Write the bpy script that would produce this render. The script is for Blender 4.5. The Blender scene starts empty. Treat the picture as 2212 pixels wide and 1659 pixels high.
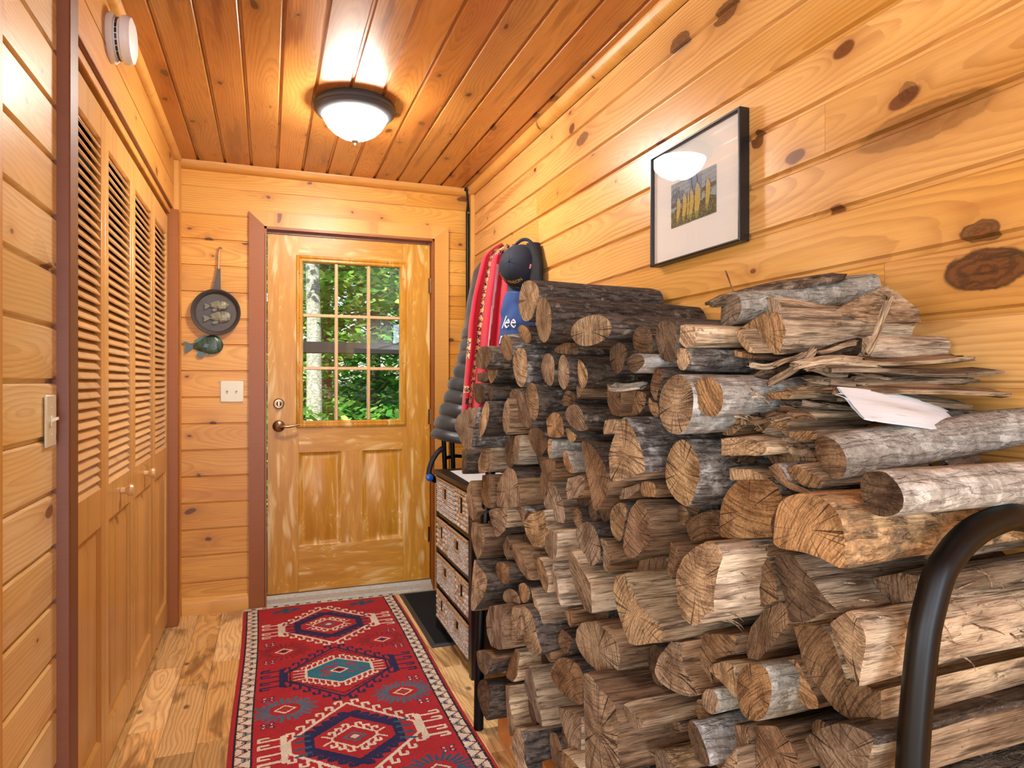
import bpy, bmesh, math, random
import numpy as np
from mathutils import Vector, Matrix, noise as mnoise
random.seed(11)
S = bpy.context.scene
COL = S.collection

# ------------------------------------------------------------------ camera, light, exposure
F, CX, CY, YAW, H = 1431.0, 1106.0, 826.0, math.radians(20.2), 1.237
_s, _c = math.sin(YAW), math.cos(YAW)
cam = bpy.data.cameras.new('camera')
cam.sensor_width = 36.0
cam.lens = F / 2212 * 36.0
cam.shift_y = -3.5 / 2212
cam.clip_start = 0.02
camo = bpy.data.objects.new('camera', cam)
camo.location = (0, 0, H)
camo.rotation_euler = (math.pi / 2, 0, -YAW)
COL.objects.link(camo)
S.camera = camo
S.view_settings.view_transform = 'Standard'
S.view_settings.look = 'None'
S.view_settings.gamma = 1.0
S.view_settings.use_curve_mapping = False
S.view_settings.exposure = 0.55
S.cycles.max_bounces = 8
S.cycles.diffuse_bounces = 3
S.cycles.glossy_bounces = 3
S.cycles.transparent_max_bounces = 8
S.cycles.adaptive_threshold = 0.06

world = bpy.data.worlds.new('sky')
S.world = world
world.use_nodes = True
wn = world.node_tree
bg = wn.nodes['Background']
sky = wn.nodes.new('ShaderNodeTexSky')
sky.sky_type = 'NISHITA'
sky.sun_disc = False
sky.sun_elevation = math.radians(50)
sky.sun_rotation = math.radians(250)
wn.links.new(sky.outputs[0], bg.inputs[0])
bg.inputs[1].default_value = 0.22


def light(name, kind, loc, rot, energy, color, **kw):
    l = bpy.data.lights.new(name, kind)
    l.energy = energy
    l.color = color
    for k, v in kw.items():
        setattr(l, k, v)
    o = bpy.data.objects.new(name, l)
    o.location = loc
    o.rotation_euler = rot
    COL.objects.link(o)
    return o


light('sun', 'SUN', (0, 8, 9), (math.radians(48), math.radians(-18), 0), 8.0, (1, .95, .84), angle=.01)
# cool daylight read as coming from behind the camera, given by unseen area lamps
light('window_daylight', 'AREA', (-1.85, -3.1, 1.45), (math.radians(90), 0, math.radians(-14)), 115, (.74, .87, 1.0), shape='RECTANGLE', size=2.4, size_y=1.8)
light('glass_door_daylight', 'AREA', (-.03, -3.1, 1.15), (math.radians(90), 0, math.radians(-6)), 76, (.70, .85, 1.0), shape='RECTANGLE', size=1.0, size_y=2.1)  # added narrow lamp for the tube highlight, no door there
light('side_window_daylight', 'AREA', (-3.1, -0.9, 1.5), (math.radians(90), 0, math.radians(-90)), 66, (.78, .89, 1.0), shape='RECTANGLE', size=2.2, size_y=1.4)  # added fill from the side, no window there
LAMP_GLOW = 98.0


# ------------------------------------------------------------------ helpers
def lin(h):
    h = h.lstrip('#')
    v = [int(h[i:i + 2], 16) / 255 for i in (0, 2, 4)]
    return tuple(x / 12.92 if x <= .04045 else ((x + .055) / 1.055) ** 2.4 for x in v) + (1.0,)


def dr(px):
    u = (px - CX) / F
    return (_s + u * _c, _c - u * _s)


def atX(px, py, X):
    a, b = dr(px)
    d = X / a
    return Vector((X, d * b, H - d * (py - CY) / F))


def atY(px, py, Y):
    a, b = dr(px)
    d = Y / b
    return Vector((d * a, Y, H - d * (py - CY) / F))


def new_mesh(name, verts, faces, mats=(), smooth=False, mi=None):
    me = bpy.data.meshes.new(name)
    me.from_pydata([tuple(v) for v in verts], [], faces)
    for m in (mats if isinstance(mats, (list, tuple)) else [mats]):
        if m: me.materials.append(m)
    if smooth:
        me.polygons.foreach_set('use_smooth', [True] * len(me.polygons))
    if mi is not None:
        me.polygons.foreach_set('material_index', mi)
    me.update()
    return me


def ob(name, me, parent=None, M=None, color=None, label=None, cat=None, group=None, kind=None):
    o = bpy.data.objects.new(name, me)
    COL.objects.link(o)
    if parent is not None: o.parent = parent
    if M is not None: o.matrix_local = M
    if color: o.color = color
    tag(o, label, cat, group, kind)
    return o


def tag(o, label=None, cat=None, group=None, kind=None):
    if label: o['label'] = label
    if cat: o['category'] = cat
    if group: o['group'] = group
    if kind: o['kind'] = kind
    return o


def empty(name, loc=(0, 0, 0), rz=0, **k):
    o = ob(name, None, **k)
    o.location = loc
    o.rotation_euler = (0, 0, rz)
    o.empty_display_size = .05
    return o


def frame(o, x, y, z):
    M = Matrix.Identity(4)
    for i, a in enumerate((x, y, z)):
        for j in range(3): M[j][i] = a[j]
    for j in range(3): M[j][3] = o[j]
    return M


class MB:
    """collects simple shapes into one mesh"""
    def __init__(s): s.v = []; s.f = []; s.m = []; s.sm = []
    def add(s, v, f, mi=0, sm=False):
        n = len(s.v)
        s.v += [tuple(p) for p in v]
        s.f += [tuple(i + n for i in q) for q in f]
        s.m += [mi] * len(f); s.sm += [sm] * len(f)
        return s
    def box(s, a, b, ch=0.0, mi=0, M=None):
        a = Vector(a); b = Vector(b)
        lo = Vector(map(min, a, b)); hi = Vector(map(max, a, b))
        if ch <= 0:
            v = [Vector((x, y, z)) for z in (lo.z, hi.z) for y in (lo.y, hi.y) for x in (lo.x, hi.x)]
            f = [(0, 2, 3, 1), (4, 5, 7, 6), (0, 1, 5, 4), (2, 6, 7, 3), (0, 4, 6, 2), (1, 3, 7, 5)]
        else:
            bm = bmesh.new()
            bmesh.ops.create_cube(bm, size=1)
            for q in bm.verts: q.co = Vector(((lo[i] + hi[i]) / 2 + q.co[i] * (hi[i] - lo[i]) for i in range(3)))
            bmesh.ops.bevel(bm, geom=bm.edges[:], offset=ch, segments=1, affect='EDGES', profile=.5)
            bm.verts.index_update()
            v = [q.co.copy() for q in bm.verts]
            f = [tuple(q.index for q in p.verts) for p in bm.faces]
            bm.free()
        if M is not None: v = [M @ p for p in v]
        return s.add(v, f, mi)
    def rings(s, rings, cap0=True, cap1=True, closed=False, mi=0, sm=True):
        n = len(rings[0]); v = [p for r in rings for p in r]; f = []
        R = len(rings)
        for i in range(R - (0 if closed else 1)):
            for k in range(n):
                a = i * n + k; b = i * n + (k + 1) % n
                c = ((i + 1) % R) * n + (k + 1) % n; d = ((i + 1) % R) * n + k
                f.append((a, b, c, d))
        if not closed and cap0: f.append(tuple(range(n))[::-1])
        if not closed and cap1: f.append(tuple((R - 1) * n + k for k in range(n)))
        return s.add(v, f, mi, sm)
    def tube(s, path, r, n=12, mi=0, cap=True):
        P = [Vector(p) for p in path]; rs = r if isinstance(r, (list, tuple)) else [r] * len(P)
        T = [(P[min(i + 1, len(P) - 1)] - P[max(i - 1, 0)]).normalized() for i in range(len(P))]
        up = Vector((0, 0, 1)) if abs(T[0].z) < .9 else Vector((1, 0, 0))
        N = (up - T[0] * up.dot(T[0])).normalized(); R = []
        for i, p in enumerate(P):
            N = (N - T[i] * N.dot(T[i])).normalized(); B = T[i].cross(N)
            R.append([p + (N * math.cos(2 * math.pi * k / n) + B * math.sin(2 * math.pi * k / n)) * rs[i] for k in range(n)])
        return s.rings(R, cap, cap, mi=mi)
    def lathe(s, prof, M=None, n=32, mi=0):
        R = [[(M or Matrix()) @ Vector((r * math.cos(2 * math.pi * k / n), r * math.sin(2 * math.pi * k / n), z)) for k in range(n)] for r, z in prof]
        return s.rings(R, mi=mi)
    def prism(s, poly, d, mi=0, sm=False):
        n = len(poly); P = [Vector(p) for p in poly]; d = Vector(d)
        v = P + [p + d for p in P]
        f = [tuple(range(n))[::-1], tuple(range(n, 2 * n))] + [(i, (i + 1) % n, n + (i + 1) % n, n + i) for i in range(n)]
        return s.add(v, f, mi, sm)
    def build(s, name, mats, parent=None, M=None, **k):
        me = new_mesh(name, s.v, s.f, mats)
        me.polygons.foreach_set('use_smooth', s.sm)
        me.polygons.foreach_set('material_index', s.m)
        bm = bmesh.new(); bm.from_mesh(me)
        bmesh.ops.recalc_face_normals(bm, faces=bm.faces[:])
        bm.to_mesh(me); bm.free()
        try: me.set_sharp_from_angle(angle=math.radians(40))
        except Exception: pass
        return ob(name, me, parent, M, **k)


def local(P, pts):
    return [Vector(p) - Vector(P) for p in pts]


# ------------------------------------------------------------------ node helper
class G:
    def __init__(s, name, rough=.5, spec=.5):
        s.mat = bpy.data.materials.new(name); s.mat.use_nodes = True
        s.t = s.mat.node_tree
        s.b = s.t.nodes['Principled BSDF']
        s.b.inputs['Roughness'].default_value = rough
        s.b.inputs['Specular IOR Level'].default_value = spec
    def put(s, sock, v):
        if hasattr(v, 'is_output'): s.t.links.new(v, sock)
        elif isinstance(v, (tuple, list)) and len(v) == 3 and sock.type == 'RGBA': sock.default_value = tuple(v) + (1,)
        else: sock.default_value = v
    def n(s, t, props=None, **ins):
        nd = s.t.nodes.new('ShaderNode' + t)
        for k, v in (props or {}).items(): setattr(nd, k, v)
        for k, v in ins.items():
            k = k.replace('_', ' ')
            s.put(nd.inputs[int(k[1:])] if k[0] == 'i' and k[1:].isdigit() else nd.inputs[k], v)
        return nd
    def m(s, op, a, b=0.0, c=0.0, clamp=False):
        return s.n('Math', dict(operation=op, use_clamp=clamp), i0=a, i1=b, i2=c).outputs[0]
    def add(s, a, b): return s.m('ADD', a, b)
    def mul(s, a, b): return s.m('MULTIPLY', a, b)
    def vadd(s, a, b): return s.n('VectorMath', dict(operation='ADD'), i0=a, i1=b).outputs[0]
    def sep(s, v):
        q = s.n('SeparateXYZ', i0=v).outputs; return q[0], q[1], q[2]
    def comb(s, x, y, z=0.0): return s.n('CombineXYZ', i0=x, i1=y, i2=z).outputs[0]
    def noise(s, v, scale, detail=2.0, rough=.5, dist=0.0):
        return s.n('TexNoise', Vector=v, Scale=scale, Detail=detail, Roughness=rough, Distortion=dist).outputs[0]
    def vor(s, v, scale, dim='3D', feature='F1', rnd=1.0):
        return s.n('TexVoronoi', dict(voronoi_dimensions=dim, feature=feature), Vector=v, Scale=scale, Randomness=rnd)
    def mix(s, f, a, b, blend='MIX'):
        nd = s.t.nodes.new('ShaderNodeMix'); nd.data_type = 'RGBA'; nd.blend_type = blend; nd.clamp_factor = True
        s.put(nd.inputs[0], f); s.put(nd.inputs[6], a); s.put(nd.inputs[7], b)
        return nd.outputs[2]
    def step(s, v, a, b):
        nd = s.t.nodes.new('ShaderNodeMapRange'); nd.interpolation_type = 'SMOOTHSTEP'
        s.put(nd.inputs[0], v); nd.inputs[1].default_value = min(a, b); nd.inputs[2].default_value = max(a, b)
        nd.inputs[3].default_value = 0 if a < b else 1; nd.inputs[4].default_value = 1 if a < b else 0
        return nd.outputs[0]
    def ramp(s, f, stops):
        nd = s.t.nodes.new('ShaderNodeValToRGB'); e = nd.color_ramp.elements
        while len(e) < len(stops): e.new(.5)
        for q, (p, c) in zip(e, stops): q.position = p; q.color = c if isinstance(c, tuple) else lin(c)
        s.put(nd.inputs[0], f)
        return nd.outputs[0]
    def obj(s): return s.n('TexCoord').outputs['Object']
    def info(s):
        q = s.n('ObjectInfo').outputs; return q['Random'], q['Color']
    def bump(s, h, strength=.3, dist=.002):
        s.put(s.b.inputs['Normal'], s.n('Bump', Strength=strength, Distance=dist, Height=h).outputs[0])
    def col(s, c): s.put(s.b.inputs['Base Color'], c); return s
    def rough(s, r): s.put(s.b.inputs['Roughness'], r); return s


def plain(name, c, rough=.5, metal=0.0, spec=.5, noise=0.0, bump=0.0, scale=40):
    g = G(name, rough, spec)
    g.b.inputs['Metallic'].default_value = metal
    c = lin(c)
    if noise or bump:
        v = g.noise(g.obj(), scale, 4, .6)
        g.col(g.mix(g.mul(v, noise), c, (0, 0, 0, 1)))
        if bump: g.bump(v, bump, .002)
    else: g.col(c)
    return g.mat


def wood(name, ca, cb, ring, knot, heart, kpos=(), rough=.33, kn=.5, freq=95.0, ringf=.5, heartf=.4, coat=.25, fib=.22, bump=.12):
    g = G(name, rough, .5)
    P0 = g.obj(); rnd, oc = g.info()
    P = g.vadd(P0, g.comb(g.mul(rnd, 53.7), g.mul(rnd, 17.3), g.mul(rnd, 7.1)))
    x, y, z = g.sep(P); _, yl, zl = g.sep(P0)
    warp = g.mul(g.add(g.noise(P, 7, 2), -.5), .05)
    kv = g.comb(g.add(g.mul(x, .62), warp), g.add(y, warp), 0.0)
    vo = g.vor(kv, 6.2, '2D')
    dist = g.m('DIVIDE', vo.outputs['Distance'], 6.2)
    cr, cg, cbb = g.sep(vo.outputs['Color'])
    kr = g.add(g.mul(g.m('POWER', cg, 2.0), .013), .0035)
    pres = g.step(cr, 1 - kn - .01, 1 - kn + .01)
    rel = g.m('DIVIDE', dist, kr)
    km = g.mul(g.step(rel, 1.25, .9), pres)
    halo = g.mul(g.m('POWER', 2.718, g.mul(rel, -.42)), pres)
    big = qs = None
    if kpos:                                    # single large knots at their own places on the wall
        _, wy, wz = g.sep(g.n('NewGeometry').outputs['Position'])
        wv = g.mul(g.add(g.noise(g.comb(wy, wz, 1.0), 26, 3), -.5), .02)
        for ky, kz, ka, kb, dk in kpos:
            dx = g.m('DIVIDE', g.add(g.add(wy, wv), -ky), ka); dz = g.m('DIVIDE', g.add(g.add(wz, wv), -kz), kb)
            q = g.m('SQRT', g.add(g.mul(dx, dx), g.mul(dz, dz)))
            ke = g.mul(g.step(q, 1.10, .94), dk); big = ke if big is None else g.m('MAXIMUM', big, ke)
            qs = q if qs is None else g.m('MINIMUM', qs, q)
            halo = g.m('MAXIMUM', halo, g.m('POWER', 2.718, g.mul(q, -.55)))
    wob = g.mul(g.add(g.noise(g.comb(g.mul(x, 1.3), g.mul(y, 5), 0.0), 1.0, 2), -.5), .06)
    t = g.mul(g.add(g.noise(g.comb(g.mul(x, .75), g.mul(rnd, 91.0), g.mul(y, 1.5)), 1.0, 1), -.5), .42)
    yy = g.add(g.add(yl, g.mul(g.add(rnd, -.5), .12)), wob)
    r = g.m('SQRT', g.add(g.mul(yy, yy), g.mul(t, t)))
    rc = g.add(g.mul(r, freq), g.mul(halo, 2.6))
    rc = g.add(rc, g.mul(g.noise(g.comb(g.mul(x, 9), g.mul(y, 60), 0.0), 1.0, 2), .35))
    s = g.m('FRACT', rc)
    band = g.mul(g.step(s, .25, .9), g.step(s, 1.0, .93))
    band = g.mul(band, g.add(g.mul(g.noise(g.comb(g.mul(x, 1.5), g.mul(y, 14), 3.0), 1.0, 2), 1.5), -.2))
    fiber = g.noise(g.comb(g.mul(x, 8), g.mul(y, 330), g.mul(z, 330)), 1.0, 2, .6)
    patch = g.noise(g.comb(g.mul(x, 1.6), g.mul(y, 7), 5.0), 1.0, 3)
    base = g.mix(g.step(g.add(patch, g.mul(g.add(rnd, -.5), .5)), .3, .7), lin(ca), lin(cb))
    ht = g.step(g.noise(g.comb(g.mul(x, 1.1), g.mul(y, 11), 9.0), 1.0, 3, .55), .56, .68)
    base = g.mix(g.mul(ht, heartf), base, lin(heart))
    c = g.mix(g.mul(band, ringf), base, lin(ring))
    c = g.mix(g.mul(g.step(fiber, .35, .75), fib), c, g.mix(.6, c, lin(ring)))
    c = g.mix(g.mul(halo, .75), c, lin(ring))
    kin = g.mix(g.noise(P, 130, 2), lin(knot), g.mix(.5, lin(knot), lin(ring)))
    c = g.mix(g.mul(km, .9), c, kin)
    if big is not None:
        rr_ = g.m('SINE', g.add(g.mul(qs, 15.0), g.mul(g.noise(P, 55, 4), 10.0)))
        kc = g.mix(g.step(rr_, -.3, .9), lin('#633719'), lin('#44220f'))
        kc = g.mix(g.step(g.noise(g.comb(g.mul(x, 14), g.mul(y, 60), 2.0), 1.0, 4, .7), .5, .62), kc, lin('#2a150a'))
        kc = g.mix(g.mul(g.step(qs, .8, 1.0), .8), kc, lin('#2c170c'))
        c = g.mix(g.mul(big, .92), c, kc)
    c = g.mix(1.0, c, oc, 'MULTIPLY')
    g.col(c)
    g.rough(g.add(g.mul(fiber, .16), rough - .08))
    g.b.inputs['Coat Weight'].default_value = coat
    g.b.inputs['Coat Roughness'].default_value = .18
    if bump: g.bump(g.add(g.add(g.mul(band, .35), g.mul(fiber, .5)), g.mul(km, -.4)), bump, .0012)
    return g.mat


W = (1, 1, 1, 1)
M_left = wood('pine_left', '#fbe3ae', '#f2ce86', '#ba7f38', '#5b3314', '#c98f52', kn=.42, ringf=.45, heartf=.35, coat=.08)
M_back = wood('pine_back', '#e8ab4e', '#dd9a3a', '#9c581c', '#4b2813', '#b8703a', kn=.78, ringf=.42, heartf=.4, coat=.04, rough=.42)
M_right = wood('pine_right', '#e6af66', '#d69a48', '#8f4f18', '#4d2410', '#b0642a', kpos=[(*atX(x_, y_, 1.17).yz, a_, b_, k_) for x_, y_, a_, b_, k_ in ((1960, 197, .020, .016, .55), (2130, 582, .075, .036, 1), (2115, 498, .035, .020, .9), (1636, 302, .022, .022, .9), (1985, 268, .14, .034, .45), (1468, 92, .05, .025, .8), (1566, 28, .05, .028, .8), (1258, 300, .05, .022, .7))], kn=.42, ringf=.5, heartf=.5, freq=85)
M_ceil = wood('pine_ceiling', '#cc8c48', '#b87436', '#743c14', '#38200f', '#8f4a1c', kn=.55, ringf=.5, heartf=.85, rough=.3, coat=.45)
M_trim = wood('trim_red_brown', '#a8642c', '#985622', '#66340f', '#4a2511', '#8a4a26', kn=.06, ringf=.4, freq=140, coat=.03, rough=.45)
M_trimd = wood('trim_dark_brown', '#875338', '#7c4a32', '#573020', '#402012', '#70402a', kn=.04, ringf=.35, freq=140, coat=.05, rough=.42)
M_trimy = wood('trim_golden', '#dfa655', '#d49646', '#9c5c20', '#54300f', '#b87637', kn=.25, ringf=.38, coat=.04, rough=.42)
M_bif = wood('closet_cedar', '#deae66', '#d29e56', '#9a642c', '#5a3012', '#a0622c', kn=.05, ringf=.3, freq=130, coat=.3)
M_slat = wood('louver_slat', '#e8c08a', '#deb27a', '#b07c46', '#6a3c18', '#ba8550', kn=.0, ringf=.2, freq=110)
M_orange = wood('orange_board', '#d68d45', '#c87a32', '#95501b', '#5a2c10', '#b0672a', kn=.3)


def floor_mat():
    g = G('laminate', .32, .5)
    P0 = g.obj(); rnd, oc = g.info()
    P = g.vadd(P0, g.comb(g.mul(rnd, 43.7), g.mul(rnd, 27.3), 0.0))
    x, y, z = g.sep(P); _, yl, _z = g.sep(P0)
    wob = g.mul(g.add(g.noise(g.comb(g.mul(x, 2.2), g.mul(y, 9), 0.0), 1.0, 2, .5, .2), -.5), .11)
    t = g.mul(g.add(g.noise(g.comb(g.mul(x, 1.2), g.mul(rnd, 91.0), 0.0), 1.0, 1), -.5), .3)
    yy = g.add(g.add(yl, g.mul(g.add(rnd, -.5), .3)), wob)
    r = g.m('SQRT', g.add(g.mul(yy, yy), g.mul(t, t)))
    s = g.m('FRACT', g.add(g.mul(r, 62.0), g.mul(g.noise(g.comb(g.mul(x, 9), g.mul(y, 60), 0.0), 1.0, 2), .5)))
    band = g.mul(g.step(s, .2, .9), g.step(s, 1.0, .93))
    dk = g.step(g.noise(g.comb(g.mul(x, 2.5), g.mul(y, 8), 4.0), 1.0, 4, .62, .6), .50, .66)
    base = g.mix(g.noise(g.comb(g.mul(x, 1.5), g.mul(y, 6), 2.0), 1.0, 3), lin('#fde0ac'), lin('#ecc284'))
    c = g.mix(g.mul(band, .38), base, lin('#946434'))
    c = g.mix(g.mul(dk, .72), c, lin('#74502c'))
    vo = g.vor(g.comb(g.mul(x, .6), y, 0.0), 6.0, '2D')
    kq = g.mul(g.step(vo.outputs['Distance'], .09, .03), g.step(g.sep(vo.outputs['Color'])[0], .6, .62))
    c = g.mix(g.mul(kq, .8), c, lin('#4a3220'))
    c = g.mix(1.0, c, oc, 'MULTIPLY')
    g.col(c); g.bump(band, .06, .001)
    return g.mat
M_floor = floor_mat()


def door_mat(name, horiz=False):
    g = G(name, .38, .5)
    x, y, z = g.sep(g.obj())
    if horiz: x, z = z, x
    v = g.comb(g.mul(x, 26), g.mul(z, 3.2), 0.0)
    a = g.noise(v, 1.0, 4, .6, .9)
    wid = g.step(g.noise(g.comb(g.mul(x, 17), g.mul(z, 3.0), 7.0), 1.0, 2, .5, .5), .54, .68)
    ln = g.m('FRACT', g.mul(g.noise(g.comb(g.mul(x, 11), g.mul(z, 1.5), 3.0), 1.0, 2), 22.0))
    line = g.mul(g.step(ln, .75, .98), g.step(a, .45, .7))
    c = g.mix(g.step(a, .3, .7), lin('#c0831f'), lin('#d39830'))
    c = g.mix(g.mul(wid, .75), c, lin('#f0d090'))
    c = g.mix(g.mul(line, .65), c, lin('#efd6a4'))
    fine = g.noise(g.comb(g.mul(x, 420), g.mul(z, 12), 0.0), 1.0, 2)
    c = g.mix(g.mul(g.step(fine, .45, .75), .2), c, lin('#95621e'))
    g.col(c); g.bump(g.add(a, g.mul(fine, .5)), .08, .001)
    return g.mat
M_doorv = door_mat('faux_grain_paint')
M_doorh = door_mat('faux_grain_paint_across', True)

M_black = plain('black_paint', '#121214', .35)
M_blackm = plain('black_metal', '#040405', .38, 0.0, .28)
M_white = plain('white_plastic', '#e9e9ea', .4)
M_cream = plain('cream_plastic', '#e3dcc4', .35)
M_brass = plain('antique_brass', '#8c7350', .25, 1.0)
M_nickel = plain('satin_nickel', '#a08a70', .28, 1.0)
M_alu = plain('worn_aluminium', '#d2cfc4', .5, .2, noise=.5, scale=60)
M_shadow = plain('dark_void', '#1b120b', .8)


def glass_mat(name, tint='#ffffff', f0=.5):
    g = G(name)
    t = g.t
    out = t.nodes['Material Output']
    tr = g.n('BsdfTransparent', Color=lin(tint))
    gl = g.n('BsdfGlossy', Roughness=.01, Color=(1, 1, 1, 1))
    fr = g.n('Fresnel', IOR=g.add(g.mul(g.n('NewGeometry').outputs['Backfacing'], -.8333), 1.5))
    mx = g.n('MixShader', i0=fr.outputs[0], i1=tr.outputs[0], i2=gl.outputs[0])
    t.links.new(mx.outputs[0], out.inputs[0])
    return g.mat
M_glass = glass_mat('clear_glass', '#f6fbf8')
M_pglass = glass_mat('picture_glass', '#ffffff')


def lamp_mat():
    g = G('lit_glass', .3)
    g.col((.95, .93, .85, 1))
    g.b.inputs['Emission Color'].default_value = (1.0, .94, .84, 1)
    g.b.inputs['Emission Strength'].default_value = LAMP_GLOW
    return g.mat
M_lit = lamp_mat()


def faces_mat(name, rough=.9, bump=.5, scale=900, sheen=.3):
    g = G(name, rough, .2)
    c = g.n('Attribute', dict(attribute_name='tint')).outputs[0]
    v = g.noise(g.obj(), scale, 2)
    g.col(g.mix(g.mul(v, .35), c, (0, 0, 0, 1)))
    g.b.inputs['Sheen Weight'].default_value = sheen
    if bump: g.bump(v, bump, .002)
    return g.mat
M_rug = faces_mat('rug_wool', .95, .6, 700, .1)
M_print = faces_mat('printed_paper', .6, 0, 300, 0)
M_cloth = faces_mat('printed_cloth', .95, .3, 500, .25)


def tint_faces(me, cols):
    at = me.attributes.new('tint', 'FLOAT_COLOR', 'FACE')
    at.data.foreach_set('color', np.asarray(cols, dtype=np.float32).ravel())


def end_mat():
    g = G('cut_log_end', .85, .2)
    P = g.obj(); rnd, oc = g.info(); x, y, z = g.sep(P)
    ang = g.mul(rnd, 6.28)
    ca, sa = g.m('COSINE', ang), g.m('SINE', ang)
    q = g.add(g.mul(y, ca), g.mul(z, sa)); p = g.add(g.mul(y, g.mul(sa, -1.0)), g.mul(z, ca))
    wv = g.mul(g.add(g.noise(P, 22, 3), -.5), .02)
    saw = g.noise(g.comb(g.mul(g.add(q, g.mul(g.mul(p, p), 3.0)), 230), g.mul(p, 9), g.mul(rnd, 77)), 1.0, 2, .6)
    r = g.m('SQRT', g.add(g.mul(y, y), g.mul(z, z)))
    ringv = g.m('SINE', g.mul(g.add(r, wv), 900.0))
    th = g.m('ARCTAN2', z, y)
    ck = g.noise(g.comb(g.mul(g.m('COSINE', th), 1.8), g.mul(g.m('SINE', th), 1.8), g.mul(rnd, 40)), 2.2, 2)
    crack = g.mul(g.step(g.m('ABSOLUTE', g.add(ck, -.5)), .012, .002), g.step(r, .008, .02))
    pat = g.noise(g.vadd(P, g.comb(rnd, g.mul(rnd, 9), 0.0)), 16, 4, .6)
    c = g.mix(g.step(pat, .3, .7), lin('#b8a084'), lin('#735c46'))
    c = g.mix(g.mul(g.step(saw, .47, .62), .58), c, lin('#35251a'))
    fz = g.noise(g.comb(g.mul(q, 620), g.mul(p, 120), g.mul(rnd, 7)), 1.0, 3, .7)
    c = g.mix(g.mul(g.step(fz, .48, .7), .4), c, lin('#3a2a1d'))
    c = g.mix(g.mul(g.step(fz, .5, .3), .22), c, lin('#e0cbb0'))
    c = g.mix(g.mul(g.step(ringv, -.2, 1.0), .16), c, lin('#6a4525'))
    c = g.mix(g.mul(crack, .85), c, lin('#20140b'))
    gr = g.step(g.noise(g.vadd(P, g.comb(0.0, g.mul(rnd, 31), 3.0)), 30, 5, .7), .56, .74)
    c = g.mix(g.mul(gr, .6), c, lin('#3d2e22'))
    c = g.mix(1.0, c, oc, 'MULTIPLY')
    g.col(c)
    g.bump(g.add(g.add(saw, g.mul(fz, .5)), g.add(g.mul(ringv, .05), g.mul(crack, -1.0))), .9, .007)
    return g.mat
M_end = end_mat()


def split_mat():
    g = G('split_wood', .8, .25)
    P0 = g.obj(); rnd, oc = g.info()
    P = g.vadd(P0, g.comb(g.mul(rnd, 9), g.mul(rnd, 5), g.mul(rnd, 13)))
    x, y, z = g.sep(P)
    st = g.noise(g.comb(g.mul(x, 7), g.mul(y, 95), g.mul(z, 95)), 1.0, 4, .65, .4)
    big = g.noise(g.comb(g.mul(x, 5), g.mul(y, 18), g.mul(z, 18)), 1.0, 3, .6)
    c = g.mix(g.step(big, .35, .65), lin('#bfa98d'), lin('#7f6852'))
    c = g.mix(g.mul(g.step(st, .45, .66), .8), c, lin('#3a2a1c'))
    ff = g.noise(g.comb(g.mul(x, 16), g.mul(y, 420), g.mul(z, 420)), 1.0, 3, .65)
    c = g.mix(g.mul(g.step(ff, .5, .72), .45), c, lin('#3d2b1d')); c = g.mix(g.mul(g.step(ff, .48, .3), .25), c, lin('#ead9c0'))
    sp = g.step(g.noise(g.comb(g.mul(x, 40), g.mul(y, 70), g.mul(z, 70)), 1.0, 3, .7), .62, .7)
    c = g.mix(g.mul(sp, .6), c, lin('#35261a'))
    c = g.mix(1.0, c, oc, 'MULTIPLY')
    g.col(c); g.bump(g.add(g.add(st, g.mul(ff, .4)), g.mul(big, .6)), 1.0, .009)
    return g.mat
M_split = split_mat()


def bark_mat(name, c1, c2, c3, amt, fiss=.6, kx=26):
    g = G(name, .9, .2)
    P0 = g.obj(); rnd, oc = g.info()
    P = g.vadd(P0, g.comb(g.mul(rnd, 19), g.mul(rnd, 15), g.mul(rnd, 3)))
    x, y, z = g.sep(P)
    v = g.comb(g.mul(x, kx), g.mul(y, 62), g.mul(z, 62))
    n1 = g.noise(v, 1.0, 5, .7, .5)
    n2 = g.noise(P, 28, 4, .6)
    fs = g.step(g.noise(g.comb(g.mul(x, 15), g.mul(y, 85), g.mul(z, 85)), 1.0, 4, .65, .8), .52, .36)
    c = g.mix(g.step(n1, .3, .7), lin(c1), lin(c2))
    c = g.mix(g.mul(g.step(n2, .62 - .25 * amt, .75 - .2 * amt), .8), c, lin(c3))
    sp = g.step(g.noise(P, 170, 3, .7), .6, .68)
    c = g.mix(g.mul(sp, .5), c, lin(c3))
    c = g.mix(g.mul(fs, fiss), c, lin('#19120d'))
    c = g.mix(1.0, c, oc, 'MULTIPLY')
    g.col(c); g.bump(g.add(g.add(n1, g.mul(fs, -.6)), g.mul(n2, .4)), .9, .006)
    return g.mat
BARK = dict(d=bark_mat('dark_bark', '#3f352d', '#685b4f', '#9c9184', .15),
            g=bark_mat('grey_bark', '#52473e', '#80756a', '#b8b1a5', .45),
            w=bark_mat('pale_lichen_bark', '#8d867b', '#aaa397', '#d0cbc0', .45, .12, 70),
            m=bark_mat('charred_mottled_wood', '#5a4a3a', '#b48d62', '#d2ac7e', .5, .3))
SPLITC = dict(w=(1.62, 1.6, 1.58, 1), l=(1.5, 1.45, 1.36, 1), t=(1.1, 1.06, .98, 1), r=(.74, .58, .46, 1), g=(.78, .76, .73, 1))  # w: split sides whitened in colour for the cool daylight on them
ENDC = dict(t=(1.1, 1.06, 1.0, 1), p=(1.55, 1.48, 1.32, 1), y=(1.36, 1.24, 1.0, 1), b=(.74, .62, .51, 1), d=(.42, .36, .31, 1), g=(.85, .85, .85, 1), o=(1.18, .95, .68, 1))


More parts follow.
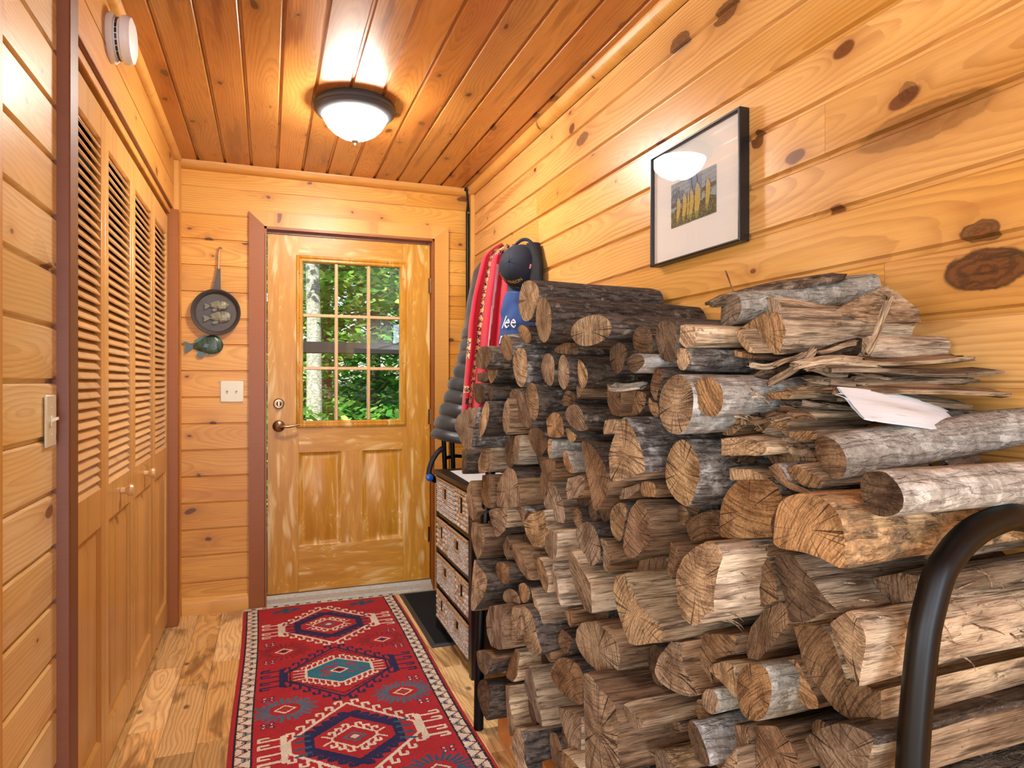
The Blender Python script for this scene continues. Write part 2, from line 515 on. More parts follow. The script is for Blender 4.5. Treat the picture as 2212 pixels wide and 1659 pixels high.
# ------------------------------------------------------------------ room shell
_pl = {}
def plank(parent, o, xd, yd, L, w, t, mat, ch=.006, color=None, name='plank'):
    """board with a chamfered face; o = centre of its visible face, xd along, yd across, face towards xd x yd"""
    key = (round(L, 3), round(w, 4), t, mat.name, ch)
    if key not in _pl:
        h, l = w / 2, L / 2
        if ch > .003:           # shiplap lip on one side leaves a flat-bottomed groove
            prof = [(-h, -t), (-h, -ch * 1.15), (-h + ch * .9, -ch * 1.1), (-h + ch * 1.35, 0), (h - ch * .5, 0), (h, -ch * .6), (h, -t)]
        else:
            prof = [(-h, -t), (-h, -ch), (-h + ch, 0), (h - ch, 0), (h, -ch), (h, -t)]
        k = len(prof)
        v = [(sx * l, y, z) for sx in (-1, 1) for y, z in prof]
        f = [tuple(range(k)), tuple(range(2 * k - 1, k - 1, -1))] + [(i, k + i, k + (i + 1) % k, (i + 1) % k) for i in range(k)]
        me = new_mesh(name, v, [q[::-1] for q in f], mat)
        _pl[key] = me
    x = Vector(xd); y = Vector(yd)
    c = color or tone()
    return ob(name, _pl[key], parent, frame(Vector(o), x, y, x.cross(y)), color=c)


def tone(v=.09, h=.03, rnd=random):
    a = 1 + rnd.uniform(-v, v); b = rnd.uniform(-h, h)
    return (a * (1 + b * .3), a, a * (1 - b), 1)


XL, XR, YB, ZC = -.455, 1.17, 3.9, 2.412

floor = ob('floor', new_mesh('floor', [(-3.3, -3.3, -.012), (1.3, -3.3, -.012), (1.3, 4.0, -.012), (-3.3, 4.0, -.012)], [(0, 1, 2, 3)], M_floor), kind='structure')
rf = random.Random(4)
fx = -.698
while fx < 1.22:
    y = 3.9
    while y > .2:
        L = min(rf.choice([.38, .55, .7, .9, 1.1]), y - .1)
        k = rf.choice([(1.15, 1.15, 1.12, 1), (.9, .86, .78, 1), (1.2, 1.16, 1.1, 1), (.58, .54, .48, 1), (.9, .78, .6, 1), (1.15, 1.02, .84, 1), (.66, .60, .5, 1)])
        plank(floor, (fx + .05825, y - L / 2, 0), (0, 1, 0), (-1, 0, 0), L - .001, .1155, .011, M_floor, .0014, k)
        y -= L
    fx += .1165

ceiling = ob('ceiling', new_mesh('ceiling', [(-3.3, -3.3, ZC + .03), (-3.3, 4.0, ZC + .03), (1.3, 4.0, ZC + .03), (1.3, -3.3, ZC + .03)], [(0, 1, 2, 3)], M_ceil), kind='structure')
rc = random.Random(8)
x0 = -.352 - .1315 * 2
for k in range(15):
    cxx = x0 + .1315 * (k + .5)
    cuts = [3.9]
    while cuts[-1] > -1.0: cuts.append(cuts[-1] - rc.uniform(2.6, 4.2))
    for a, b in zip(cuts, cuts[1:]):
        plank(ceiling, (cxx, (a + b) / 2, ZC), (0, 1, 0), (1, 0, 0), a - b - .001, .1312, .02, M_ceil, .009, tone(.2, .08, rc))

rw = random.Random(21)
wall_right = ob('wall_right', new_mesh('wall_right', [(XR + .03, -3.3, -.01), (XR + .03, 4.0, -.01), (XR + .03, 4.0, ZC + .03), (XR + .03, -3.3, ZC + .03)], [(0, 1, 2, 3)], M_right), kind='structure')
zs = [2.119 + .1275 * 2 - .1275 * k for k in range(21)]
for k in range(20):
    hi, lo = min(zs[k], ZC), max(zs[k + 1], 0.0)
    if hi - lo < .02: continue
    cuts = [3.9]
    while cuts[-1] > -1.0:
        cuts.append(cuts[-1] - (rw.uniform(.7, 1.3) if len(cuts) == 1 and k in (2, 3, 5) else rw.uniform(2.5, 4.5)))
    for a, b in zip(cuts, cuts[1:]):
        plank(wall_right, (XR, (a + b) / 2, (hi + lo) / 2), (0, -1, 0), (0, 0, 1), a - b - .001, hi - lo - .0004, .025, M_right, .010, tone(.08, .05, rw))

wall_left = ob('wall_left', new_mesh('wall_left', [(-.62, 1.40, 0), (-.62, 4.0, 0), (-.62, 4.0, ZC + .02), (-.62, 1.40, ZC + .02)], [(0, 1, 2, 3)], M_shadow), kind='structure')  # backing coloured near-black as the shade inside the closet, also blocks light
rl = random.Random(5)
zs = [1.987 + .1254 * 4 - .1254 * k for k in range(22)]
for k in range(21):
    hi, lo = min(zs[k], ZC), max(zs[k + 1], 0.0)
    if hi - lo < .02: continue
    plank(wall_left, (XL, 1.615, (hi + lo) / 2), (0, 1, 0), (0, 0, 1), .34, hi - lo - .0004, .025, M_left, .0085, tone(.06, .03, rl))
for lo, hi in ((2.122, 2.245), (2.245, 2.395)):
    plank(wall_left, (XL, 2.843, (hi + lo) / 2), (0, 1, 0), (0, 0, 1), 2.11, hi - lo, .04, M_trimy, .004, tone(.05, .03, rl))

wall_back = MB().box((-.64, 3.93, 0), (-.021, 4.03, 2.44)).box((.933, 3.93, 0), (1.25, 4.03, 2.44)).box((-.021, 3.93, 2.095), (.933, 4.03, 2.44)).build('wall_back', M_back, kind='structure')
rb = random.Random(9)
zs = [2.282 - .1412 * k for k in range(17)]
for hi, lo in ((2.40, 2.282), (2.282, 2.142)):
    if hi > 2.39:
        plank(wall_back, (.16, YB, (hi + lo) / 2), (1, 0, 0), (0, 0, 1), 1.22, hi - lo, .03, M_back, .004, tone(.05, .03, rb))
        plank(wall_back, (.98, YB, (hi + lo) / 2), (1, 0, 0), (0, 0, 1), .42, hi - lo, .03, M_back, .004, tone(.05, .03, rb))
    else:
        plank(wall_back, (.36, YB, (hi + lo) / 2), (1, 0, 0), (0, 0, 1), 1.63, hi - lo, .03, M_back, .004, tone(.05, .03, rb))
for hi, lo in zip(zs[1:], zs[2:] + [0.0]):
    if hi - lo > .02 and lo >= 0:
        plank(wall_back, (-.24, YB, (hi + lo) / 2), (1, 0, 0), (0, 0, 1), .44, hi - lo, .03, M_back, .007, tone(.05, .03, rb))
zr = [2.142, 2.043, 1.971, 1.9, 1.822, 1.757, 1.696, 1.618, 1.482, 1.404] + [1.404 - .0706 * k * 2 for k in range(1, 10)] + [0]
for hi, lo in zip(zr, zr[1:]):
    plank(wall_back, (1.055, YB, (hi + lo) / 2), (1, 0, 0), (0, 0, 1), .245, hi - lo, .03, M_back, .004, tone(.07, .03, rb))

# the room behind the camera
wall_rear = MB().box((-3.3, -3.3, 0), (1.3, -3.2, 2.44)).build('wall_rear', M_right, kind='structure')
wall_far = MB().box((-3.35, -3.3, 0), (-3.25, 1.4, 2.44)).box((-3.3, 1.40, 0), (-.6, 1.43, 2.44)).build('wall_living', M_left, kind='structure')

# casings added around the rear area lamps on a solid wall, out of view
def added_window(i, x0, x1, z0, z1, y=-3.2):
    m = MB()
    m.box((x0 - .09, y, z0 - .09), (x0, y + .05, z1 + .09)).box((x1, y, z0 - .09), (x1 + .09, y + .05, z1 + .09)).box((x0, y, z0 - .09), (x1, y + .05, z0)).box((x0, y, z1), (x1, y + .05, z1 + .09))
    m.build('window_%d' % i, M_trim, kind='structure')
added_window(1, -3.05, -.68, .55, 2.3)
added_window(2, -.53, .47, .1, 2.2)

# trims
def trim(i, mat, *boxes, ch=.003):
    m = MB()
    for a, b in boxes: m.box(a, b, ch)
    o = m.build('trim_%d' % i, mat, kind='structure')
    return o
def cyl_trim(i, mat, a, b, r):
    return MB().tube([a, b], r, 16).build('trim_%d' % i, mat, kind='structure')

# ceiling mouldings: quarter rounds
def quarter(i, mat, a, b, n1, n2, r=.042):
    a, b, n1, n2 = map(Vector, (a, b, n1, n2))
    prof = [(0, 0), (r, 0), (r, r * .18)] + [(r * (.15 + .8 * math.cos(t)), r * (.18 + .8 * math.sin(t))) for t in np.linspace(.1, 1.45, 6)] + [(r * .15, r), (0, r)]
    m = MB().rings([[a + n1 * u + n2 * v for u, v in prof], [b + n1 * u + n2 * v for u, v in prof]], sm=False)
    return m.build('trim_%d' % i, mat, kind='structure')
quarter(1, M_trimy, (XL, YB, ZC), (XR, YB, ZC), (0, -1, 0), (0, 0, -1))
quarter(2, M_trimy, (XL, 1.79, ZC), (XL, YB, ZC), (1, 0, 0), (0, 0, -1), .03)
quarter(3, M_trimy, (XR, -3.2, ZC), (XR, YB - .04, ZC), (-1, 0, 0), (0, 0, -1), .04)
trim(4, M_trimd, ((XL - .02, 1.783, 0), (-.428, 1.854, ZC)))                       # near closet casing
trim(5, M_trim, ((-.60, 3.735, 0), (-.428, 3.80, 2.115)))                          # far closet jamb
trim(6, M_trimy, ((XL - .02, 3.795, 0), (-.432, 3.90, ZC - .03)))                  # left corner board
trim(7, M_trimy, ((XR - .022, 3.84, 0), (XR + .01, 3.885, ZC - .04)))              # right corner strip
trim(8, M_trimy, ((-.50, 1.80, 2.088), (-.466, 3.74, 2.126)))                       # closet head strip
trim(13, M_trimd, ((-.60, 1.80, 2.118), (XL + .002, 3.74, 2.128)))                  # head soffit
trim(9, M_trimy, ((-.62, 1.36, 0), (XL + .004, 1.446, ZC)))                              # left wall end post
MB().prism([(-.099, 3.876, 0), (-.018, 3.876, 0), (-.018, 3.876, 2.095), (-.099, 3.876, 2.17)], (0, .03, 0)).build('trim_10', M_trim, kind='structure')
t11 = MB().prism([(-.099, 3.876, 2.17), (-.018, 3.876, 2.095), (.93, 3.876, 2.095), (1.02, 3.876, 2.17)], (0, .03, 0)).build('trim_11', M_trimy, kind='structure')
MB().prism([(.93, 3.876, 0), (1.02, 3.876, 0), (1.02, 3.876, 2.17), (.93, 3.876, 2.095)], (0, .03, 0)).build('trim_12', M_trimy, kind='structure')
m = MB()
m.rings([[(x, 3.90, 0), (x, 3.884, 0), (x, 3.884, .062), (x, 3.888, .078), (x, 3.90, .088)] for x in (-.43, -.1)], sm=False)
m.build('baseboard_back', M_back, kind='structure')

# door jambs and stop
m = MB()
m.box((-.020, 3.876, 0), (-.008, 4.02, 2.095)).box((.921, 3.876, 0), (.933, 4.02, 2.095)).box((-.02, 3.876, 2.081), (.933, 4.02, 2.095))
m.build('trim_14', M_trim, kind='structure')
m = MB()
m.box((-.010, 3.918, 2.066), (.923, 3.93, 2.083))
m.build('trim_15', M_trimd, kind='structure')

# ------------------------------------------------------------------ entry door
door = empty('door_1', (0, 3.93, 0), kind='structure')
O = Vector((0, 3.93, 0))
def dbox(name, mat, a, b, ch=.003, par=door):
    a = Vector(a) - O; b = Vector(b) - O
    c = (a + b) / 2
    o = MB().box(a - c, b - c, ch).build(name, mat, par)
    o.location = c
    return o
Y0, Y1 = 3.93, 3.972
dbox('stile', M_doorv, (-.004, Y0, .052), (.161, Y1, 2.075), .001)
dbox('stile', M_doorv, (.752, Y0, .052), (.917, Y1, 2.075), .001)
dbox('rail', M_doorh, (.161, Y0, 1.935), (.752, Y1, 2.075), .0005)
dbox('rail', M_doorh, (.161, Y0, .84), (.752, Y1, 1.0), .0005)
dbox('rail', M_doorh, (.161, Y0, .052), (.752, Y1, .31), .0005)
dbox('mullion', M_doorv, (.395, Y0, .31), (.516, Y1, .84), .0005)
for xa, xb in ((.161, .395), (.516, .752)):
    m = MB()
    za, zb = .31, .84
    rin = [(0, .0), (.016, .012), (.026, .012), (.044, .002)]
    R = []
    for e, dp in rin:
        R.append([(xa + e, Y0 + dp, za + e), (xb - e, Y0 + dp, za + e), (xb - e, Y0 + dp, zb - e), (xa + e, Y0 + dp, zb - e)])
    c = Vector(((xa + xb) / 2, Y0, (za + zb) / 2))
    R = [[Vector(p) - c for p in r] for r in R]
    o = m.rings(R, False, True, sm=False).build('panel', M_doorv, door); o.location = c - O
gx0, gx1, gz0, gz1 = .185, .736, 1.017, 1.919
def ringframe(name, mat, prof, par, x0, x1, z0, z1):
    R = []
    for e, y in prof:
        R.append([(x0 - e, y - O.y, z0 - e), (x1 + e, y - O.y, z0 - e), (x1 + e, y - O.y, z1 + e), (x0 - e, y - O.y, z1 + e)])
    m = MB()
    m.rings(R, closed=True, sm=False)
    return m.build(name, mat, par)
ringframe('glazing_frame', M_doorv, [(0, 3.965), (0, 3.925), (.006, 3.918), (.018, 3.921), (.024, 3.915), (.034, 3.92), (.038, 3.931), (.038, 3.965)], door, gx0, gx1, gz0, gz1)
cols3 = [gx0 + (gx1 - gx0) * k / 3 for k in range(4)]; rows3 = [gz0 + (gz1 - gz0) * k / 3 for k in range(4)]
for k in (1, 2):
    dbox('muntin', M_slat, (cols3[k] - .009, 3.93, gz0), (cols3[k] + .009, 3.955, gz1), .003)
    dbox('muntin', M_slat, (gx0, 3.931, rows3[k] - .009), (gx1, 3.954, rows3[k] + .009), .003)
pane_me = None
for i in range(3):
    for j in range(3):
        o = dbox('pane', M_glass, (cols3[i], 3.945, rows3[j]), (cols3[i + 1], 3.947, rows3[j + 1]), 0)
for q in [(x, z) for x in (gx0 - .019, gx1 + .019) for z in (1.1, 1.35, 1.6, 1.85)] + [(x, z) for z in (gz0 - .019, gz1 + .019) for x in (.26, .46, .66)]:
    o = MB().lathe([(.0035, 0), (.003, .002)], Matrix.Rotation(math.pi / 2, 4, 'X'), 8).build('screw_cap', M_trimd, door)
    o.location = Vector((q[0], 3.917, q[1])) - O
# hardware
RX = Matrix.Rotation(math.pi / 2, 4, 'X')
o = MB().lathe([(.030, 0), (.030, .006), (.024, .014), (.014, .015), (.013, .022), (.006, .025), (.0001, .0255)], RX, 28).box((-.004, -.034, -.012), (.004, -.02, .012), .001).build('deadbolt', M_nickel, door); o.location = Vector((.055, 3.93, 1.118)) - O
o = MB().lathe([(.033, 0), (.033, .005), (.026, .013), (.013, .017), (.012, .045), (.0, .048)], RX, 28).build('lever_handle', M_nickel, door); o.location = Vector((.055, 3.93, .992)) - O
MB().tube([(0, -.042, 0), (.02, -.05, .002), (.05, -.052, -.002), (.085, -.048, .004), (.11, -.047, .012)], [.009, .009, .007, .006, .007], 12).build('lever', M_nickel, o)
for z in (1.82, 1.03, .32):
    o = MB().tube([(0, 0, -.045), (0, 0, .045)], .006, 10).box((-.014, .004, -.045), (.014, .008, .045)).build('hinge', M_brass, door); o.location = Vector((.9195, 3.923, z)) - O
m = MB()
m.rings([[(x, 3.868 - 3.93, 0), (x, 3.874 - 3.93, .018), (x, 3.915 - 3.93, .030), (x, 3.925 - 3.93, .048), (x, 4.0 - 3.93, .048), (x, 4.0 - 3.93, 0)] for x in (-.008, .921)], sm=False)
m.build('threshold', M_alu, door)

# ------------------------------------------------------------------ louvred closet doors
closet = empty('door_2', (-.475, 2.8, 0), kind='structure')
edges = [1.90, 2.365, 2.815, 3.285, 3.722]
for k in range(4):
    ya, yb = edges[k] + .0015, edges[k + 1] - .0015
    w = yb - ya; cy = (ya + yb) / 2; st = .048
    lf = MB()
    lf.box((-.028, -w / 2, .03), (0, -w / 2 + st, 2.07), .0015).box((-.028, w / 2 - st, .03), (0, w / 2, 2.07), .0015)
    for a, b in ((.03, .145), (.80, .915), (1.975, 2.07)): lf.box((-.027, -w / 2 + st, a), (-.0005, w / 2 - st, b), .0008)
    leaf = lf.build('door_leaf', M_bif, closet, color=tone(.05, .02)); leaf.location = (0, cy - 2.8, 0)
    iw = w - 2 * st
    v = MB().box((-.020, -iw / 2, -.0035), (.020, iw / 2, .0035), .002)
    rot = Matrix.Rotation(math.radians(57), 4, 'Y')
    v.v = [tuple(rot @ Vector(p)) for p in v.v]
    s0 = v.build('slat', M_slat, leaf)
    nz = 38
    for i in range(nz):
        s = s0 if i == 0 else s0.copy()
        if i: COL.objects.link(s)
        s.location = (-.014, 0, .928 + (1.963 - .928) * i / (nz - 1))
        s.color = tone(.05, .02)
    m = MB(); za, zb = .145, .80
    R = [[(dp, -iw / 2 + e, za + e), (dp, iw / 2 - e, za + e), (dp, iw / 2 - e, zb - e), (dp, -iw / 2 + e, zb - e)] for e, dp in ((0, -.004), (.008, -.012), (.02, -.013), (.05, -.004))]
    m.rings(R, False, True, sm=False).build('panel', M_bif, leaf)
    if k in (1, 2):
        o = MB().lathe([(.012, 0), (.010, .014), (.016, .02), (.022, .030), (.018, .039), (.0001, .042)], Matrix.Rotation(math.pi / 2, 4, 'Y'), 20).build('knob', M_slat, leaf)
        o.location = (0, (2.60 if k == 1 else 3.06) - cy, .865)


# ------------------------------------------------------------------ ceiling lamp
lamp = empty('ceiling_lamp', (.343, 2.85, ZC), label='round flush ceiling lamp with dark ring and glowing glass bowl', cat='ceiling lamp')
MB().lathe([(.10, 0), (.155, -.0), (.168, -.012), (.170, -.022), (.164, -.03), (.166, -.036), (.158, -.046), (.142, -.056), (.136, -.058), (.132, -.05)], None, 56).build('ring', plain('bronze_ring', '#4a4b4f', .4, .3), lamp)
o = MB().lathe([(.134, -.052), (.128, -.072), (.113, -.098), (.090, -.121), (.062, -.138), (.030, -.148), (.0001, -.151)], None, 48).build('glass_bowl', M_lit, lamp)
MB().lathe([(.012, -.148), (.016, -.154), (.013, -.162), (.006, -.166), (.004, -.176), (.0001, -.178)], None, 20).build('finial', plain('finial_metal', '#77756c', .35, .6), lamp)

# ------------------------------------------------------------------ smoke detector
sd = empty('smoke_detector', (XL, 2.33, 2.292), label='white round smoke detector on the wall above the closet', cat='smoke detector')
RYp = Matrix.Rotation(math.pi / 2, 4, 'Y')
MB().lathe([(.072, 0), (.074, .012), (.068, .018)], RYp, 48).build('base', M_white, sd)
MB().lathe([(.060, .016), (.060, .032), (.069, .036), (.071, .05), (.066, .062), (.05, .068), (.0001, .07)], RYp, 48).build('cover', M_white, sd)
for k in range(22):
    a = 2 * math.pi * k / 22
    o = MB().box((-.003, -.007, -.0015), (.003, .007, .0015)).build('vent_slot', M_black, sd)
    o.matrix_local = Matrix.Translation((.025, .0602 * math.cos(a), .0602 * math.sin(a))) @ Matrix.Rotation(a - math.pi / 2, 4, 'X')

# ------------------------------------------------------------------ switch plates
def switch(name, M, n, label):
    r = empty(name, label=label, cat='light switch'); r.matrix_world = M
    w = .07 + .046 * (n - 1)
    MB().box((-w / 2, -.058, 0), (w / 2, .058, .006), .0035).build('plate', M_cream, r)
    for i in range(n):
        x = (i - (n - 1) / 2) * .046
        o = MB().box((-.005, -.012, 0), (.005, .012, .004), .001).build('toggle_slot', M_cream, r); o.location = (x, 0, .004)
        o = MB().prism([(-.0042, -.004, .006), (-.0042, .006, .006), (-.0042, .009, .018), (-.0042, .003, .019)], (.0084, 0, 0)).build('toggle', M_cream, r); o.location = (x, 0, 0)
        for s in (-1, 1):
            o = MB().lathe([(.0032, 0), (.003, .0012), (.0001, .0014)], None, 10).build('screw', M_cream, r); o.location = (x, s * .030, .006)
pc = atY(500, 846, 3.892)
switch('light_switch', frame(Vector((-.185, 3.8985, 1.188)), Vector((1, 0, 0)), Vector((0, 0, 1)), Vector((0, -1, 0))), 2, 'cream double light switch on the wall beside the entry door')
switch('dimmer_switch', frame(Vector((XL + .0015, 1.72, 1.152)), Vector((0, 1, 0)), Vector((0, 0, 1)), Vector((1, 0, 0))), 1, 'cream single light switch on the near left wall')

# ------------------------------------------------------------------ pan and fish
M_iron = plain('cast_iron', '#5d5754', .5, .3, noise=.3, bump=.15)
M_copper = plain('worn_copper', '#b98d70', .35, .8)
pan = empty('frying_pan', (-.262, 3.898, 1.612), label='cast iron frying pan hung on the wall with fish in it', cat='pan')
MB().lathe([(.0001, 0), (.098, 0), (.106, .005), (.120, .034), (.123, .037), (.120, .039), (.114, .035), (.100, .009), (.0001, .008)], RX, 56).build('pan_body', M_iron, pan)
m = MB(); R = []
for t in np.linspace(0, 1, 14):
    z = .112 + t * .125; wd = .021 - .013 * t ** .8; y = -.026 - .004 * math.sin(t * 3) + .006 * t; xo = .004 + .010 * t
    R.append([(xo - wd, y - .004, z), (xo + wd, y - .004, z), (xo + wd * .8, y + .004, z), (xo - wd * .8, y + .004, z)])
m.rings(R, sm=True); m.build('handle', M_iron, pan)
MB().tube([(.012, -.024, .232), (.013, -.022, .27), (.013, -.020, .315), (.016, -.016, .338)], [.007, .005, .0042, .005], 10).build('handle_tip', M_copper, pan)
MB().tube([(.014, .0, .345), (.016, -.022, .345), (.030, -.026, .344)], [.005, .006, .003], 10).build('hook', M_copper, pan)


def fish_mats(name, c1, c2):
    g = G(name, .3, .6)
    P = g.obj(); x, y, z = g.sep(P)
    sc = g.vor(g.comb(g.mul(x, 150), g.mul(z, 190), 0.0), 1.0, '2D').outputs['Distance']
    st = g.noise(g.comb(g.mul(x, 90), g.mul(z, 14), 1.0), 1.0, 2)
    c = g.mix(g.step(st, .4, .65), lin(c1), lin(c2))
    c = g.mix(g.mul(g.step(sc, .3, .7), .5), c, lin('#2a2c28'))
    g.col(c); g.bump(sc, .3, .002)
    return g.mat
def fish(name, pos, L, h, t, mat, finm, rz, label):
    r = empty(name, pos, label=label, cat='fish ornament', group=None)
    r.rotation_euler = (0, rz, 0)
    m = MB(); R = []
    n = 18
    for i in range(n + 1):
        u = i / n
        x = L * (.5 - .78 * u)
        hh = 1.3 * h * (math.sin(math.pi * min(1, u ** .72 * .97 + .02)) ** .8) * (1 - .28 * u) + .05 * h
        tt = t * (math.sin(math.pi * min(1, u ** .6 * .95 + .03)) ** .7) + .06 * t
        zc = .03 * h * math.sin(u * 4)
        R.append([(x, -tt / 2 + tt / 2 * math.cos(2 * math.pi * k / 16) , zc + hh / 2 * math.sin(2 * math.pi * k / 16)) for k in range(16)])
    m.rings(R); m.build('body', mat, r)
    def fin(nm, pts):
        MB().prism([(x * L, -.3 * t, z * h) for x, z in pts], (0, -.16 * t, 0)).build(nm, finm, r)
    fin('tail_fin', [(-.26, .12), (-.36, .30), (-.48, .42), (-.44, .05), (-.48, -.36), (-.37, -.26), (-.26, -.1)])
    fin('dorsal_fin', [(.22, .36), (.16, .62), (.05, .66), (-.08, .52), (-.2, .42), (-.22, .2), (0, .36)])
    fin('belly_fin', [(.04, -.42), (-.02, -.72), (-.14, -.74), (-.2, -.5), (-.1, -.34)])
    fin('belly_fin', [(.20, -.4), (.13, -.62), (.07, -.6), (.1, -.36)])
    MB().prism([(.16 * L, -t * .9, .02 * h), (.05 * L, -t * .98, .14 * h), (.0, -t * .98, -.08 * h), (.08 * L, -t * .96, -.16 * h)], (0, -.1 * t, 0)).build('pectoral_fin', finm, r)
    o = MB().lathe([(.055 * h, -.004), (.06 * h, 0), (.04 * h, .04 * h), (.0001, .05 * h)], RX, 14).build('eye', M_black, r); o.location = (.37 * L, -t * .62, .09 * h)
    o = MB().prism([(.5 * L, -t * .5, -.06 * h), (.44 * L, -t * .7, -.10 * h), (.44 * L, -t * .7, -.12 * h), (.5 * L, -t * .5, -.09 * h)], (0, -.06 * t, 0)).build('mouth', M_black, r)
    return r
MF1 = fish_mats('olive_fish', '#a8a488', '#6d6954'); MF1f = plain('fish_fin', '#77796a', .45)
MF2 = fish_mats('green_fish', '#4d6a58', '#33483f'); MF2f = plain('green_fish_fin', '#51696a', .4)
fish('fish_ornament', (-.262, 3.886, 1.648), .122, .040, .018, MF1, MF1f, math.radians(-6), 'upper of the two small olive fish inside the frying pan')
fish('fish_ornament', (-.258, 3.886, 1.585), .142, .046, .018, MF1, MF1f, math.radians(-8), 'lower of the two small olive fish inside the frying pan')
fish('fish_ornament', (-.325, 3.900, 1.432), .195, .083, .03, MF2, MF2f, math.radians(-7), 'larger glossy green fish on the wall below the frying pan')

# ------------------------------------------------------------------ framed print
pf = empty('framed_print', (XR, 1.61, 1.775), label='framed print of hanging corn behind glass on the right wall', cat='picture')
hw, hh = .213, .173
R = []
for e, x in ((0, -.002), (0, -.031), (.002, -.033), (.006, -.033), (.008, -.027), (.008, -.002)):
    R.append([(x, -hw + e, -hh + e), (x, hw - e, -hh + e), (x, hw - e, hh - e), (x, -hw + e, hh - e)])
MB().rings(R, closed=True, sm=False).build('frame', M_black, pf)
MB().box((-.020, -hw + .006, -hh + .006), (-.017, hw - .006, hh - .006)).build('mat_board', plain('mat_board', '#dcdad4', .8), pf)
MB().box((-.0275, -hw + .007, -hh + .007), (-.026, hw - .007, hh - .007)).build('glass', M_pglass, pf)
# the printed image: a woodcut of corn cobs hung under eaves, drawn cell by cell
nu, nv = 108, 68
img = np.zeros((nv, nu, 3))
rp = np.random.default_rng(3)
def cell(h): return np.array(lin(h)[:3])
uu, vv = np.meshgrid((np.arange(nu) + .5) / nu, (np.arange(nv) + .5) / nv)      # u left to right, v top to bottom
img[:] = cell('#93a5ae')
for q in range(6):
    img[(np.abs(vv - (.06 + .1 * q - .10 * uu)) < .012)] = cell('#7f929b')
img[vv > .62 + .02 * np.sin(uu * 40)] = cell('#2c3226')
img[(vv > .62) & (rp.random(img.shape[:2]) < .3)] = cell('#7c8a5e')
img[(np.abs(vv - (.50 - .12 * uu)) < .05)] = cell('#5d5040')
for a, b, c in ((.12, .2, .1), (.2, .32, .13), (.08, .38, .09)):
    img[(((uu - a) / c) ** 2 + ((vv - b) / .12) ** 2 < 1) & (rp.random(img.shape[:2]) < .6)] = cell('#4b6578')
for a, w in ((.62, .1), (.5, .06)):
    img[(np.abs(uu - a - .1 * (vv - .3)) < w * (1.1 - vv)) & (vv < .6) & (vv > .05)] = cell('#6e8aa5')
    img[(np.abs(uu - a - .1 * (vv - .3)) < .012) & (vv < .6)] = cell('#3d5266')
for a, top, bot, w in ((.17, .36, .93, .045), (.31, .32, .95, .05), (.42, .34, .93, .05), (.47, .30, .97, .045), (.60, .22, .98, .065), (.82, .22, .88, .05)):
    t = (vv - top) / (bot - top)
    inside = (t > 0) & (t < 1)
    wd = w * np.sqrt(np.clip(np.sin(np.pi * np.clip(t, 0, 1) ** .75), 0, 1))
    d = np.abs(uu - a - .015 * np.sin(t * 5))
    img[inside & (d < wd + .014)] = cell('#43402a')
    img[inside & (d < wd)] = cell('#cdb254')
    img[inside & (d < wd) & (np.sin(vv * 150 + uu * 60) > .55)] = cell('#9a8a3c')
    img[inside & (d < wd) & (t < .3)] = cell('#b7ab80')
    img[inside & (d < wd * .8) & (t > .8)] = cell('#7f8a4a')
iw, ih = .216, .132
v = [(-.0212, iw / 2 - iw * i / nu, ih / 2 - ih * j / nv) for j in range(nv + 1) for i in range(nu + 1)]
f = [(j * (nu + 1) + i, (j + 1) * (nu + 1) + i, (j + 1) * (nu + 1) + i + 1, j * (nu + 1) + i + 1) for j in range(nv) for i in range(nu)]
me = new_mesh('image', v, f, M_print); tint_faces(me, np.concatenate([img, np.ones((nv, nu, 1))], 2).reshape(-1, 4))
o = ob('printed_image', me, pf); o.location = (0, .004, -.006)

# ------------------------------------------------------------------ corner pole
pole = empty('corner_pole', (1.135, 3.862, 0), label='thin black pole from floor to ceiling in the far right corner', cat='pole')
MB().tube([(0, 0, 0), (0, 0, 2.27)], .0115, 14).build('tube', M_blackm, pole)
MB().tube([(0, 0, 2.26), (.002, 0, 2.32), (-.006, 0, 2.40)], [.0115, .007, .006], 10).build('neck', M_blackm, pole)
MB().lathe([(.022, 2.394), (.022, 2.412), (.0001, 2.412)], None, 20).build('ceiling_flange', M_blackm, pole)
MB().tube([(0, -.009, 2.262), (0, -.014, 2.262)], .006, 10).build('pin', M_nickel, pole)

# ------------------------------------------------------------------ rug
RX0, RX1, RY0, RY1 = -.124, .694, 1.35, 3.868
px = .0034
nx, ny = int((RX1 - RX0) / px), int((RY1 - RY0) / px)
X, V = np.meshgrid((np.arange(nx) + .5) * px + RX0 - .285, RY1 - (np.arange(ny) + .5) * px)   # X from rug centre, V = world y
jr = np.random.default_rng(2)
X = X + jr.normal(0, .0006, X.shape); 
RED, NAVY, IV, TEAL, DK, ORG = (cell(c) for c in ('#bd2430', '#20265a', '#f0e6d2', '#2a7d98', '#231a2c', '#b8452f'))
rug = np.zeros((ny, nx, 3)); rug[:] = RED
shade = .85 + .3 * np.clip(np.array([[mnoise.noise(Vector((i * .03, j * .06, 1.7))) * .5 + .5 for i in range(0, nx)] for j in range(0, ny, 4)]).repeat(4, 0)[:ny], 0, 1)
def seg(x0, y0, x1, y1, w, c):
    dx, dy = x1 - x0, y1 - y0; L2 = dx * dx + dy * dy + 1e-12
    m = w + .001
    i0, i1 = np.searchsorted(gx, [min(x0, x1) - m - .003, max(x0, x1) + m + .003]); j0, j1 = np.searchsorted(gy, [RY1 - max(y0, y1) - m, RY1 - min(y0, y1) + m])
    a, b = X[j0:j1, i0:i1], V[j0:j1, i0:i1]
    t = np.clip(((a - x0) * dx + (b - y0) * dy) / L2, 0, 1)
    k = (a - x0 - t * dx) ** 2 + (b - y0 - t * dy) ** 2 < (w / 2) ** 2
    rug[j0:j1, i0:i1][k] = c
